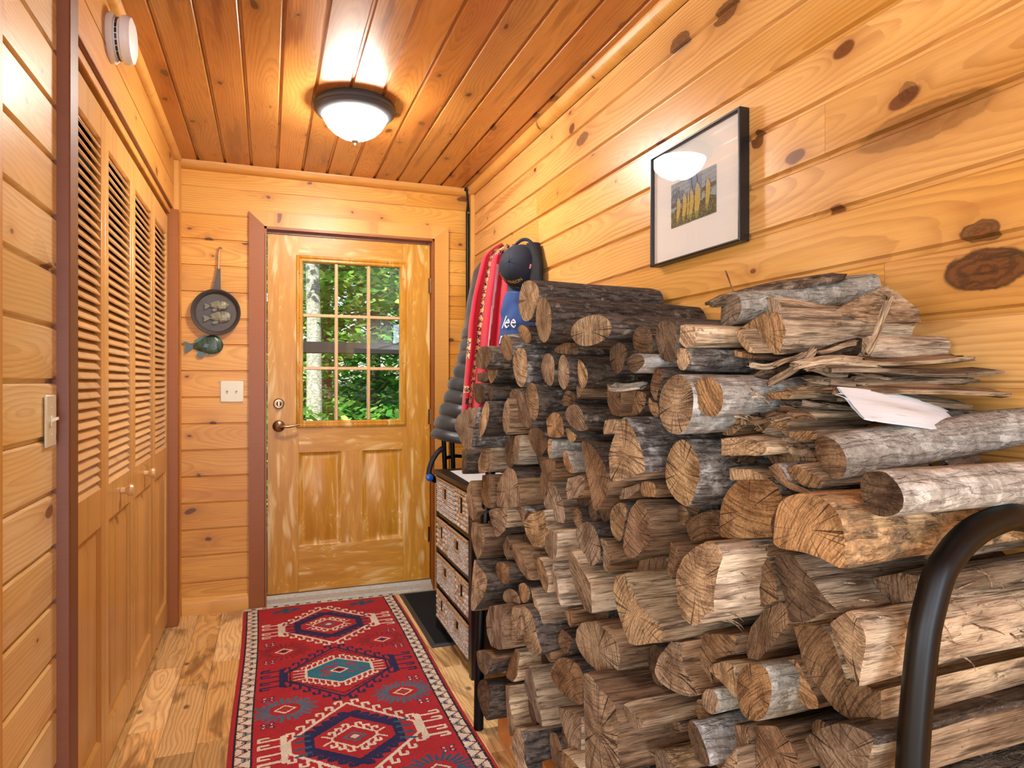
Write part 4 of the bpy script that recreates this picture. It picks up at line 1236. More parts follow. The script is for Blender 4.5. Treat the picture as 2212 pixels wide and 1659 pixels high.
# dark form put in for shadow and cloth between cap and wall
m = MB(); R = []
for z in np.linspace(1.87, 1.55, 20):
    t = (1.87 - z) / .32
    cx_, ry_ = 1.135, .03 + .055 * min(1, t * 3)
    R.append([(min(cx_ + .028 * math.cos(a) * (1 + .2 * math.sin(5 * a + z * 20)), 1.166), 2.80 + ry_ * math.sin(a), z) for a in np.linspace(0, 2 * math.pi, 25)[:-1]])
m.rings(R).build('dark_garment', plain('black_fleece', '#1a1b22', .9, noise=.3), label='black garment hung flat on the wall behind the navy cap', cat='garment')
LOGS=[
(1,0.720,"1871,1533 1839,1541 1792,1533 1757,1514 1743,1488 1752,1463 1770,1442 1782,1425 1813,1416 1849,1423 1877,1449 1890,1478 1885,1505","B","d","t","y","long dark barked log topmost at the far end, with ribbed cut end"),
(2,0.670,"1586,1459 1548,1448 1524,1425 1518,1399 1524,1373 1548,1349 1582,1339 1613,1346 1640,1368 1652,1401 1644,1428 1626,1450","B","d","t","y","long dark barked log with a knot bump and tall ribbed oval end"),
(3,0.690,"1322,1389 1285,1378 1268,1363 1270,1346 1297,1331 1340,1322 1386,1320 1427,1329 1450,1349 1445,1368 1413,1384 1366,1390","B","d","t","t","round log with slanting pale oval end cracked through the middle"),
(4,0.716,"1882,1410 1839,1408 1797,1392 1777,1372 1782,1357 1807,1351 1844,1357 1882,1379 1905,1400","B","d","t","o","small round brown log tucked below the long ribbed logs"),
(5,0.708,"2001,1390 1946,1383 1911,1360 1900,1336 1917,1313 1952,1304 1995,1311 2039,1334 2045,1360 2032,1380","B","g","t","o","round log with ringed orange-brown end beside the blue garment"),
(6,0.687,"2170,1361 2120,1360 2072,1343 2051,1321 2078,1305 2103,1289 2134,1280 2200,1286 2226,1305 2231,1328 2208,1352","B","g","t","b","dark round brown log end against the red scarf"),
(7,0.730,"2178,1315 2143,1294 2136,1268 2164,1246 2192,1232 2218,1250 2224,1278 2206,1305","B","d","t","o","short grey log with narrow orange end below the scarf"),
(8,0.711,"1875,1341 1827,1333 1814,1302 1811,1271 1823,1240 1848,1221 1881,1231 1903,1261 1915,1297 1903,1324","B","g","t","y","log with tall pale ridged oval end and grey flaking bark"),
(9,0.739,"1740,1316 1698,1318 1663,1304 1658,1283 1667,1254 1680,1233 1707,1226 1745,1237 1774,1263 1769,1293","B","d","t","t","round log with smooth brown oval end in the upper far part"),
(10,0.717,"1583,1310 1551,1305 1528,1286 1516,1260 1520,1237 1543,1220 1567,1219 1600,1237 1608,1264 1604,1292","B","d","t","t","round log with deeply ribbed end scored by curved saw marks"),
(11,0.725,"1488,1295 1459,1280 1442,1259 1445,1237 1463,1221 1481,1230 1492,1253 1494,1276","B","d","t","y","thick mossy barked log with a narrow pale end"),
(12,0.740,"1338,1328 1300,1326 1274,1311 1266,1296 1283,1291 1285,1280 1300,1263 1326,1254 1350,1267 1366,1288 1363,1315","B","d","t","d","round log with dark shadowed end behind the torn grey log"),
(13,0.727,"1222,1353 1186,1353 1157,1339 1149,1317 1148,1297 1171,1295 1212,1299 1230,1308 1242,1334","B","d","t","d","dark half-round log end under the large light splinters"),
(14,0.693,"1080,1350 1054,1353 1028,1345 1020,1328 1024,1310 1025,1274 1045,1273 1071,1281 1084,1301 1094,1331","B","d","t","d","tall dark brown log end beneath the pale split slab"),
(15,0.698,"1026,1298 1012,1300 993,1294 988,1276 1001,1260 1012,1257 1025,1265 1029,1284","B","g","t","y","grey barked log lying under the pale split slab"),
(16,0.660,"1122,1291 1095,1292 1077,1283 1075,1271 1095,1260 1114,1254 1136,1262 1144,1275 1136,1286","B","w","t","d","silvery grey log with a dark hollow-looking end and torn bark"),
(17,0.720,"1332,1234 1287,1231 1265,1220 1267,1195 1273,1175 1284,1161 1317,1164 1338,1190","S","d","r","b","brown split log end left of the twin brown ends"),
(18,0.750,"1311,1222 1261,1220 1224,1215 1224,1195 1245,1172 1272,1163 1300,1167 1317,1193","B","d","r","b","half-round brown log end under the torn silvery bark"),
(19,0.677,"1065,1266 1047,1258 1037,1249 1052,1230 1060,1203 1071,1205 1085,1225 1078,1249","B","d","t","b","brown log end wedged behind the largest ridged round end"),
(20,0.741,"1191,1207 1176,1198 1159,1195 1155,1171 1166,1164 1183,1173 1193,1188","B","d","t","o","small orange-brown log end at the left of the largest ridged round end"),
(21,0.670,"999,1251 971,1248 949,1235 938,1215 937,1193 942,1171 960,1153 987,1146 1015,1151 1036,1168 1046,1194 1042,1220 1023,1241","B","w","t","t","largest ridged round log end, tan with parallel saw lines"),
(22,0.680,"916,1248 896,1243 880,1231 875,1214 880,1195 896,1181 913,1180 934,1189 948,1208 948,1228 934,1242","B","w","t","o","round orange-brown log with white-spotted grey bark"),
(23,0.684,"2234,1234 2166,1230 2130,1215 2137,1180 2189,1160 2242,1177 2258,1209","B","d","t","d","little dark log end with rough edge at the far side of the stack"),
(24,0.696,"2139,1221 2077,1222 2063,1198 2077,1177 2111,1179 2143,1197","B","d","t","d","small black-barked log with dark end near the scarf label"),
(25,0.672,"2053,1177 2019,1162 2026,1124 2073,1083 2137,1053 2174,1063 2159,1108 2101,1159","B","d","t","p","log with a pale slanting end and cracked dark bark near the jacket"),
(26,0.701,"1933,1190 1927,1156 1933,1108 1963,1071 1994,1088 1994,1125 1969,1171","S","d","r","p","split log with a narrow bright end and smooth brown flank"),
(27,0.728,"1822,1237 1772,1231 1752,1203 1747,1177 1762,1143 1792,1125 1833,1136 1859,1166 1867,1201 1854,1225","B","d","t","y","round log with bold slanting saw ridges on its golden end"),
(28,0.765,"1648,1215 1611,1212 1592,1199 1599,1183 1631,1173 1669,1172 1678,1190","B","d","t","b","small round brown log under the ribbed ends"),
(29,0.740,"1535,1230 1516,1225 1508,1201 1531,1194","S","d","r","t","slim grey-brown split stick in a dark gap"),
(30,0.719,"1541,1177 1480,1182 1444,1164 1431,1137 1410,1126 1480,1116 1541,1127 1573,1152","B","d","t","t","dark log with a slanting chopped end and splintered toe"),
(31,0.734,"1582,1118 1549,1111 1522,1103 1530,1088 1553,1081 1573,1089","B","d","t","y","tiny pale log end under the chopped splintered log"),
(32,0.735,"1676,1154 1641,1154 1615,1143 1603,1120 1607,1092 1694,1085 1712,1109 1717,1134","B","d","t","o","rounded reddish brown log end left of the chopped splintered log"),
(33,0.758,"1860,1103 1814,1098 1780,1078 1775,1052 1795,1035 1824,1014 1866,1028 1892,1057 1897,1085","B","d","t","b","smooth brown oval log end in shade near the far end"),
(34,0.660,"2180,1150 2142,1149 2157,1104 2180,1063 2203,1021 2227,1001 2301,1007 2362,1045 2407,1071 2371,1112 2276,1139","B","g","t","g","mottled grey log end, leftmost of the stack beside the jacket hem"),
(35,0.699,"2456,977 2376,975 2385,940 2429,896 2474,885 2465,931","B","d","t","g","thin grey log end beside the drawer unit's white top"),
(36,0.735,"2291,1013 2238,1011 2194,974 2238,918 2338,901 2359,942 2322,989","S","d","l","p","bright freshly split block near the drawer unit"),
(37,0.754,"2013,1064 1966,1072 1975,1030 1995,990 2013,967 2068,969 2052,1010","S","d","t","p","square-edged tan split log with a bright narrow end"),
(38,0.739,"1716,1078 1684,1078 1689,1049 1702,1021 1721,1043","B","w","t","y","small pale grey barked stick with a flat end"),
(39,0.735,"1611,1053 1583,1053 1559,1032 1532,1015 1551,1002 1583,1008 1607,1026","B","w","t","o","small whitish log with an orange slanting end"),
(40,0.700,"1413,1096 1373,1097 1334,1080 1298,1049 1292,1007 1316,974 1357,942 1379,952 1389,992 1406,1039","T","d","r","b","tall rough reddish brown split log left of the pale D-shaped log"),
(41,0.670,"1172,1168 1144,1156 1122,1134 1103,1113 1089,1087 1088,1068 1126,1056 1182,1037 1225,1031 1234,1060 1236,1087 1222,1115 1198,1144","H","g","l","p","pale D-shaped log end with dark mottled bark, in the middle of the stack"),
(42,0.731,"1359,1150 1325,1155 1301,1150 1319,1121 1371,1115 1368,1134","S","d","l","p","short bright splintered block just above the pale D-shaped log"),
(43,0.707,"1017,1135 994,1124 977,1103 975,1080 986,1051 1009,1014 1029,1012 1054,1022 1073,1043 1075,1067 1067,1095 1046,1122","B","g","t","y","big olive-tan round log end with fine rings and grey bark"),
(46,0.699,"2343,875 2310,856 2278,809 2239,774 2310,733 2385,743 2415,791 2402,842","S","d","r","t","tan split log end beside the top drawer"),
(47,0.707,"2248,908 2167,921 2124,883 2111,841 2131,809 2211,811 2248,846","S","d","r","o","flat reddish split face near the top drawer"),
(48,0.714,"1953,970 1906,963 1889,929 1895,859 2078,825 2084,858 2058,909 2001,951","T","d","r","t","large arched tan split log with slanting saw marks near the far end"),
(49,0.715,"2156,802 2068,822 1998,831 1998,789 2016,758 2094,720 2135,753 2163,778","U","d","l","t","blocky split log with a bright clean top and side"),
(50,0.738,"1947,867 1908,857 1886,841 1897,823 1908,793 1930,817 1953,845","T","g","r","t","thin split log end squeezed beside the striped golden block"),
(51,0.722,"1807,849 1776,862 1718,879 1700,840 1681,815 1718,771 1776,761 1822,785 1843,819","S","d","l","y","golden split block scored with bold slanting stripes"),
(52,0.757,"1744,951 1707,942 1655,907 1638,871 1646,852 1690,847 1744,859 1787,881 1772,917","S","d","g","t","leaning tan split log with a grey flat flank"),
(53,0.739,"1580,986 1522,1002 1493,1001 1493,962 1522,944 1576,928 1588,957","S","d","r","t","small cube-like split stub with ragged face"),
(55,0.752,"1790,1008 1733,1020 1666,1020 1683,993 1701,969 1738,954 1757,920 1780,878 1815,907 1825,948 1800,978","S","d","r","b","dark reddish split face above the leaning tan split log"),
(56,0.721,"1187,1033 1162,1039 1133,1037 1130,1022 1136,1008 1187,1001 1199,1014","S","d","r","o","small orange split stub below the pale D-shaped log"),
(57,0.734,"1312,967 1289,971 1275,954 1283,923 1289,894 1301,882 1330,893 1342,920 1339,948","B","d","t","y","pale yellow round end with slanting stripes, partly covered"),
(58,0.721,"1201,994 1176,986 1161,962 1159,934 1166,909 1217,866 1244,863 1260,873 1255,902 1244,932 1230,968","S","d","r","b","dark brown faceted split log right of the pale yellow striped end"),
(59,0.760,"1387,974 1365,984 1335,982 1341,967 1374,956","S","d","r","b","small dark split end in the gap below the pale D-shaped log"),
(60,0.739,"1484,891 1442,891 1412,872 1396,845 1399,817 1429,795 1463,791 1506,813 1536,835 1540,861","B","d","r","t","oval grey-tan log end with rubbed reddish flank"),
(61,0.706,"1620,844 1577,842 1577,805 1590,767 1628,769 1664,785 1659,818","S","d","w","t","split log with pale yellow top and light grey side"),
(62,0.707,"1610,756 1586,732 1570,696 1555,659 1578,670 1603,700 1618,730","S","d","w","t","sharp-edged split log showing a broad light grey side"),
(63,0.714,"1511,820 1471,804 1404,760 1404,688 1442,686 1485,720 1515,767 1523,798","S","d","w","t","tall slanting split log with a square grey side"),
(64,0.707,"1711,749 1665,749 1629,720 1625,697 1647,668 1683,670 1720,695 1740,723","S","d","l","y","small oval split end with a bright narrow edge"),
(65,0.690,"2281,735 2173,738 2151,698 2188,641 2234,611 2273,643 2292,686","S","d","r","t","thin tan split end beside the second drawer row"),
(66,0.737,"2053,734 2022,724 2022,686 2034,653 2079,663 2105,688","S","d","r","t","narrow brown split end left of the ragged slivers"),
(67,0.707,"1909,743 1847,742 1815,711 1769,667 1800,660 1864,676 1914,706","S","d","r","b","leaning dark brown sliver with pale chips"),
(68,0.734,"1885,731 1816,735 1796,702 1811,653 1852,676 1881,700","S","d","r","t","brown split sliver beside the small oval split end"),
(69,0.677,"2227,607 2189,606 2115,586 2108,549 2159,485 2235,439","H","d","r","p","pale half-moon split log end with dark flank beside the drawer unit"),
(70,0.713,"2114,622 2060,647 1948,665 1939,643 1948,614 1997,590 2073,581 2120,594","B","d","r","o","orange rounded stub lying on the half-moon log"),
(71,0.732,"2052,551 2002,574 1955,575 1932,562 1932,544 2014,520 2062,522","B","d","r","t","small brown knob-like log end under the orange stub"),
(72,0.711,"1886,620 1831,643 1784,640 1769,624 1789,601 1831,582 1869,588","B","d","r","o","small orange round end left of the light wedge"),
(73,0.682,"2076,500 1984,533 1923,551 1911,511 1905,465 1893,428 1972,394 2063,370 2118,393 2125,447","S","d","r","t","plump smooth rounded split log beside the black rack post"),
(74,0.687,"1879,560 1792,584 1787,559 1776,529 1797,495 1835,459 1879,470 1868,509 1891,521","S","d","r","t","notched brown split log right of the plump smooth log"),
(75,0.686,"1756,603 1697,600 1678,571 1660,535 1641,514 1688,485 1741,479 1772,501 1758,536 1766,566","B","d","r","t","tall oval brown log end with rough edge low at the far end"),
(76,0.705,"1754,649 1715,628 1682,588 1673,575 1715,581 1742,616","S","d","l","p","light wedge-shaped split log with bright lower corner"),
(77,0.730,"1601,583 1565,584 1541,579 1565,533 1593,524 1626,548","B","d","r","b","small dark split end under the broad light grey side"),
(78,0.718,"1444,657 1382,680 1333,677 1291,665 1278,648 1282,624 1300,586 1314,548 1347,555 1387,564 1428,566 1461,578 1480,600 1472,631","S","d","r","t","large pointed oval split log with reddish flank, low in the middle"),
(79,0.670,"1198,842 1161,857 1146,841 1117,816 1080,801 1034,786 1036,764 1126,724 1151,719 1177,746 1198,778 1209,810","S","d","t","y","large light L-shaped split log with dark notch in its face"),
(80,0.670,"910,977 886,980 867,971 862,960 873,937 878,911 880,890 876,870 900,860 920,835 938,828 968,833 983,851 993,878 993,903 975,934 942,960","S","d","w","p","big broken log with radial cracks and whitish sides"),
(81,0.740,"1114,925 1092,916 1081,902 1101,866 1103,849 1123,858 1119,892","S","d","r","b","dark brown wedge left of the big broken whitish log"),
(82,0.770,"1116,965 1082,980 1034,1000 1000,1005 996,974 996,958 1046,941 1082,925 1103,944","S","d","r","b","dark brown split log lying above the big broken whitish log"),
(83,0.739,"890,1083 861,1087 836,1081 821,1068 818,1054 832,1032 838,1010 839,993 938,970 949,984 951,1008 946,1035 924,1064","T","d","r","o","round-topped orange-tan log end with flat bottom and star cracks"),
(84,0.680,"724,1083 695,1089 672,1089 652,1082 637,1071 632,1056 630,1031 635,1003 658,1003 681,1005 714,1004 769,999 770,1026 761,1055 748,1071","H","m","l","o","huge golden brown log end with charred speckled side near the tube"),
(85,0.700,"626,1125 601,1130 586,1124 573,1112 568,1100 571,1086 584,1077 599,1073 614,1074 626,1083 634,1099 634,1115","B","w","t","d","whitish log lying over the black tube, with dark split end"),
(86,0.700,"781,986 746,992 736,982 716,970 692,951 664,937 687,928 701,918 716,906 749,893 759,920 770,941 784,969","S","d","g","d","dark triangular split log with grey streaked side"),
(87,0.700,"655,940 643,948 628,937 620,923 622,904 630,878 637,847 645,857 658,878 671,900 684,915","S","d","l","t","curved tan crescent log end with whitish fibrous side"),
(88,0.780,"858,882 845,880 837,854 867,815 886,793 908,765 936,757 946,770 932,815 899,854","S","d","r","b","dark reddish brown split face in deep shade"),
(89,0.740,"783,873 728,895 715,884 703,862 693,838 687,821 674,820 638,840 638,795 656,784 679,777 709,778 728,789 744,802 767,825","S","d","l","b","big brown log end with upright saw lines behind the crescent end"),
(90,0.766,"866,777 836,798 810,810 796,798 780,778 763,767 765,751 784,743 800,745 821,753 840,757","S","d","r","o","reddish striped split end with white fungus flecks"),
(91,0.713,"854,794 833,801 815,802 803,791 799,774 803,751 813,728 833,711 854,703 870,704 883,718 887,736 883,761 870,780","B","w","t","o","round golden striped log end with blue-grey bark, low near the tube"),
(92,0.733,"982,725 972,742 939,760 913,763 910,743 914,707 939,717 958,721","S","d","l","p","crumbling pale rotten split end beside the golden striped round end"),
(93,0.723,"978,696 961,705 949,700 943,689 946,674 956,661 973,658 984,665 988,677","B","w","t","t","small round log with bluish grey bark left of the golden striped round end"),
(94,0.720,"1079,745 1040,757 1042,738 1038,713 1021,700 1006,688 994,679 1018,664 1046,655 1089,648 1124,647 1142,661 1124,698","S","d","r","t","wide brown split face with a dark pith spot"),
(95,0.760,"1062,761 990,785 944,799 946,765 990,740 1007,726 1019,706 996,692 1031,683 1065,678 1091,688 1088,711 1078,738","S","d","r","b","broad dark brown split face in shade above the rotten pale end"),
(96,0.723,"1029,617 1007,622 990,611 975,595 967,584 964,568 987,559 1010,562 1025,582 1033,600","B","w","t","d","whitish barked log with a dark hollow end at the bottom edge"),
(97,0.760,"949,642 908,662 909,631 913,601 914,584 931,568 941,606","S","d","r","b","narrow brown plank-like split end at the bottom edge"),
(98,0.760,"895,667 842,693 821,685 804,681 794,674 798,643 898,586 896,629","S","d","r","b","wide dark brown split end at the bottom edge"),
(99,0.700,"727,738 712,757 688,777 660,795 633,801 612,803 610,795 617,764 626,727 674,696 701,719","T","d","t","g","large smooth grey-brown log end at the bottom near the tube"),
(100,0.715,"1134,505 1116,521 1091,532 1068,522 1051,514 1116,471 1130,475","T","m","l","g","grey split log with patchy pale bark at the bottom edge"),
(101,0.727,"908,628 902,627 897,594 947,566 926,601","S","d","l","t","light triangular split end at the bottom edge"),
(102,0.668,"1168,593 1133,591 1112,595 1088,597 1097,579 1114,567 1136,561 1158,571 1172,580","S","d","t","t","short split log with rounded lower end under the hook-shaped end"),
(103,0.779,"1381,555 1344,582 1319,593 1317,556 1302,528 1289,503 1300,490 1326,490 1367,489 1408,491 1401,520","S","d","l","g","grey hook-shaped split end with yellow flank"),
(104,0.660,"1334,585 1312,600 1293,602 1251,592 1203,594 1172,586 1164,563 1172,525 1172,489 1154,465 1337,364 1334,432 1334,500 1334,545","S","d","r","g","tall rough hairy split log standing out low in the stack"),
(105,0.742,"1641,359 1538,385 1514,389 1515,325 1521,263 1550,267 1580,281 1611,308 1635,337","S","d","w","g","grey weathered board end with saw lines"),
(106,0.704,"1540,300 1498,306 1447,304 1447,289 1540,242","S","d","l","o","reddish split end with a pale top at the bottom edge"),
(107,0.732,"1616,501 1559,522 1518,522 1494,508 1494,463 1499,428 1535,419 1597,412 1642,420 1663,449","B","d","r","b","rounded brown log end beside the grey weathered board"),
(109,0.722,"1806,406 1779,389 1756,358 1749,324 1726,292 1723,265 1768,258 1791,288 1831,299 1862,324 1845,371","S","d","t","g","long upright split log with a dark edge and pale yellow side"),
(110,0.721,"1932,409 1892,413 1901,372 1910,332 1950,295 2006,285 2014,295 1987,344 1959,381","S","d","l","o","orange split end with a white fuzzy side"),
(111,0.719,"2010,263 1959,283 1975,228 1957,205 1931,170 1949,130 1989,103 2012,140 2018,203","S","d","l","p","thin pale split end with crumbly bark flank"),
(112,0.701,"1861,199 1815,209 1806,169 1806,131 1782,109 1844,75 1878,99 1911,118","R","d","l","p","pale split end with very dark bark side at the bottom of the far end"),
(113,0.676,"2188,311 2066,349 2016,349 2066,282 2120,259 2177,262 2194,290","U","d","r","g","grey half-round split log jutting out by the black rack post"),
(114,0.687,"2209,195 2152,225 2086,236 2062,224 2072,180 2086,116 2163,111 2221,130 2233,164","B","d","t","d","dark fuzzy-edged log end low beside the black rack post"),
(116,0.720,"1734,546 1691,559 1666,527 1656,492 1664,470 1701,480 1745,503","S","d","r","b","thin brown split sliver between the oval brown end and the wedge"),
(117,0.750,"1672,543 1635,568 1610,578 1588,570 1585,526 1610,506 1662,505","B","d","r","d","small mossy dark log end in the gap right of the thin sliver"),
(119,0.730,"1586,640 1539,653 1534,631 1547,604 1566,607","S","d","r","o","small orange split stub hanging under the grey flank"),
(122,0.780,"1187,543 1137,551 1125,546 1147,523 1184,492 1229,491","S","d","r","b","dark brown block end in the gap above the patchy pale bark log"),
(123,0.800,"704,961 659,981 623,985 629,953 684,925","S","d","g","b","dark twisted split log behind the tube with torn grain"),
(124,0.760,"965,958 915,967 863,976 857,967 866,953 957,933","S","d","r","b","flat dark split log in the shadow under the round-topped end"),
(125,0.760,"980,918 918,938 860,955 854,941 836,894 876,868 932,862 972,869","S","d","g","b","wide grey-brown split log right of the big broken whitish log"),
(126,0.740,"1329,993 1283,1006 1233,1022 1228,1009 1277,981 1305,974","S","d","r","t","thin curved shard above the pale yellow striped end"),
(127,0.760,"1715,1332 1645,1346 1588,1343 1572,1322 1580,1308 1637,1312 1697,1318","B","d","t","b","reddish barked log in the dark gap under the slanting cracked oval end"),
(128,0.730,"1960,1216 1892,1209 1870,1186 1859,1155 1827,1133 1833,1109 1870,1099 1931,1121 1984,1154 1990,1191","B","d","r","b","smooth brown rounded log left of the bold ridged golden end"),
(129,0.730,"2411,706 2446,704 2345,738 2237,745 2208,737 2282,717","S","d","r","b","dark flat split piece under the tan end beside the top drawer"),
(130,0.730,"2353,1270 2252,1278 2234,1246 2275,1234 2345,1241","B","d","t","d","dark stub below the round brown end against the scarf"),
(131,0.730,"1392,871 1360,872 1341,850 1332,823 1341,803 1366,805 1372,827 1372,852","S","d","r","t","smooth reddish rounded log right of the oval grey-tan end"),
(132,0.800,"1289,842 1217,868 1212,831 1193,817 1178,769 1232,738 1289,722 1345,746 1368,773 1387,811","S","d","g","b","broad dark grey split log tucked behind the L-shaped log"),
(133,0.740,"2204,295 2078,346 2029,351 2058,300 2078,267 2193,225","S","d","r","o","rough orange-brown split piece behind the jutting half-round log"),
(200,0.750,"756,1149 749,1159 738,1161 719,1156 704,1142 699,1126 702,1109 714,1099 728,1101 743,1114 753,1130","B","w","t","b","grey-white smooth log lying on top at the near end, olive-brown end",0.400,(-0.05, 0.1),"firewood_log"),
(201,0.970,"811,1191 791,1199 774,1197 765,1188 762,1173 777,1163 801,1163 814,1176","B","g","t","b","grey-brown barked log behind the whitish top log against the wall",0.160,(0, -0.05),"firewood_log"),
(202,0.860,"994,1392 984,1396 956,1388 945,1374 949,1357 991,1363","S","d","l","p","light splintered split piece behind the big tan split slab",0.240,(0, -0.06),"firewood_log"),
(203,0.960,"881,1309 853,1317 840,1302 844,1280 878,1282","S","d","l","p","square tan split board under the right end of the big tan slab",0.185,(0, 0.02),"firewood_log"),
(204,0.700,"1116,1330 1082,1334 1011,1342 976,1334 972,1307 999,1296 1033,1314","S","d","l","p","large light split slab with a thin tapering front edge",0.400,(0, 0.0),"firewood_log"),
(205,0.780,"936,1171 889,1188 845,1183 837,1165 867,1151 922,1153","S","d","r","o","reddish brown bark chunk below the splinter pile",0.180,(0, 0),"bark_piece"),
(206,0.720,"928,1143 867,1150 829,1144 823,1132 832,1123 928,1113","S","d","l","p","light splintered chunk low in the bark heap",0.140,(0, 0.02),"bark_piece"),
(207,0.760,"866,1221 824,1224 807,1220 821,1210 864,1208","S","d","t","o","brown and grey bark strip at the left of the white bark sheet",0.240,(0, 0.03),"bark_piece"),
(208,0.780,"867,1193 831,1195 802,1192 797,1182 837,1176 867,1180","S","d","t","o","curled orange-brown bark strip under the white bark sheet",0.200,(0, -0.02),"bark_piece"),
(210,0.730,"827,1106 803,1113 791,1094 767,1083 736,1081 756,1075 786,1077 814,1089","B","g","t","b","curved half-round bark shell cupping a light split piece",0.220,(-0.05, 0.06),"bark_piece"),
(211,0.735,"804,1107 777,1115 748,1109 726,1099 731,1085 761,1083 788,1092","S","d","l","o","light split piece cupped in the curved bark shell",0.200,(-0.05, 0.06),"firewood_log"),
(212,0.740,"932,1091 884,1096 843,1089 852,1081 932,1069","S","d","l","p","thin light split piece above the round-topped orange-tan end",0.220,(0, 0.0),"firewood_log"),
(213,0.760,"972,1170 922,1177 915,1164 957,1142 980,1143","S","d","r","o","brown shard left of the reddish bark chunk",0.160,(0, 0.0),"bark_piece"),
(214,0.755,"942,1327 926,1327 886,1285 902,1285 919,1295 933,1310","S","d","l","p","narrow light split stick under the big tan slab's left end",0.160,(0, 0.03),"bark_piece"),
(215,0.790,"973,1332 910,1355 872,1354 856,1322 875,1283 887,1282 920,1298 955,1315","S","d","t","o","big tan split slab lying on the pile with bark-flecked top",0.300,(0, 0.09),"firewood_log"),
(216,0.770,"959,1295 917,1286 900,1279 917,1276 959,1282","S","d","r","o","little brown shard beside the white-spotted grey log",0.120,(0, 0),"bark_piece"),
(217,0.790,"900,1116 847,1130 796,1132 791,1116 830,1101 891,1101","S","d","r","b","dark brown bark slab in the shade under the grey-white top log",0.240,(0, 0),"bark_piece"),
(218,0.775,"834,1160 776,1166 776,1151 814,1143 837,1149","S","d","t","o","tan bark strip just left of the grey-white top log",0.200,(0, 0),"bark_piece"),
(219,0.800,"1031,1397 1008,1401 985,1393 978,1365 996,1345 1031,1345","B","w","t","g","whitish barked log at the back of the pile under a bark slab",0.340,(0, 0.17),"firewood_log"),
(220,0.860,"670,1018 654,1025 646,1008 658,990 674,990","S","d","g","b","rough grey split log deep behind the black tube",0.250,(0, 0.0),"firewood_log"),
]


# ------------------------------------------------------------------ firewood
def resample(P, n, smooth):
    P = [np.array(p, float) for p in P]; k = len(P)
    if smooth:
        Q = []
        for i in range(k):
            p0, p1, p2, p3 = P[i - 1], P[i], P[(i + 1) % k], P[(i + 2) % k]
            for t in (0, .25, .5, .75):
                Q.append(.5 * (2 * p1 + (p2 - p0) * t + (2 * p0 - 5 * p1 + 4 * p2 - p3) * t * t + (3 * p1 - p0 - 3 * p2 + p3) * t ** 3))
        P = Q
    seg_ = [np.linalg.norm(P[(i + 1) % len(P)] - P[i]) for i in range(len(P))]
    tot = sum(seg_); out = []; acc = 0; i = 0
    for q in range(n):
        d = tot * q / n
        while acc + seg_[i] < d: acc += seg_[i]; i += 1
        t = (d - acc) / max(seg_[i], 1e-9)
        out.append(P[i] * (1 - t) + P[(i + 1) % len(P)] * t)
    return out


ARC = {'T': (20, 160), 'R': (-60, 60), 'U': (-160, -20), 'L': (120, 240), 'H': (-50, 150)}
rg_ = random.Random(77)


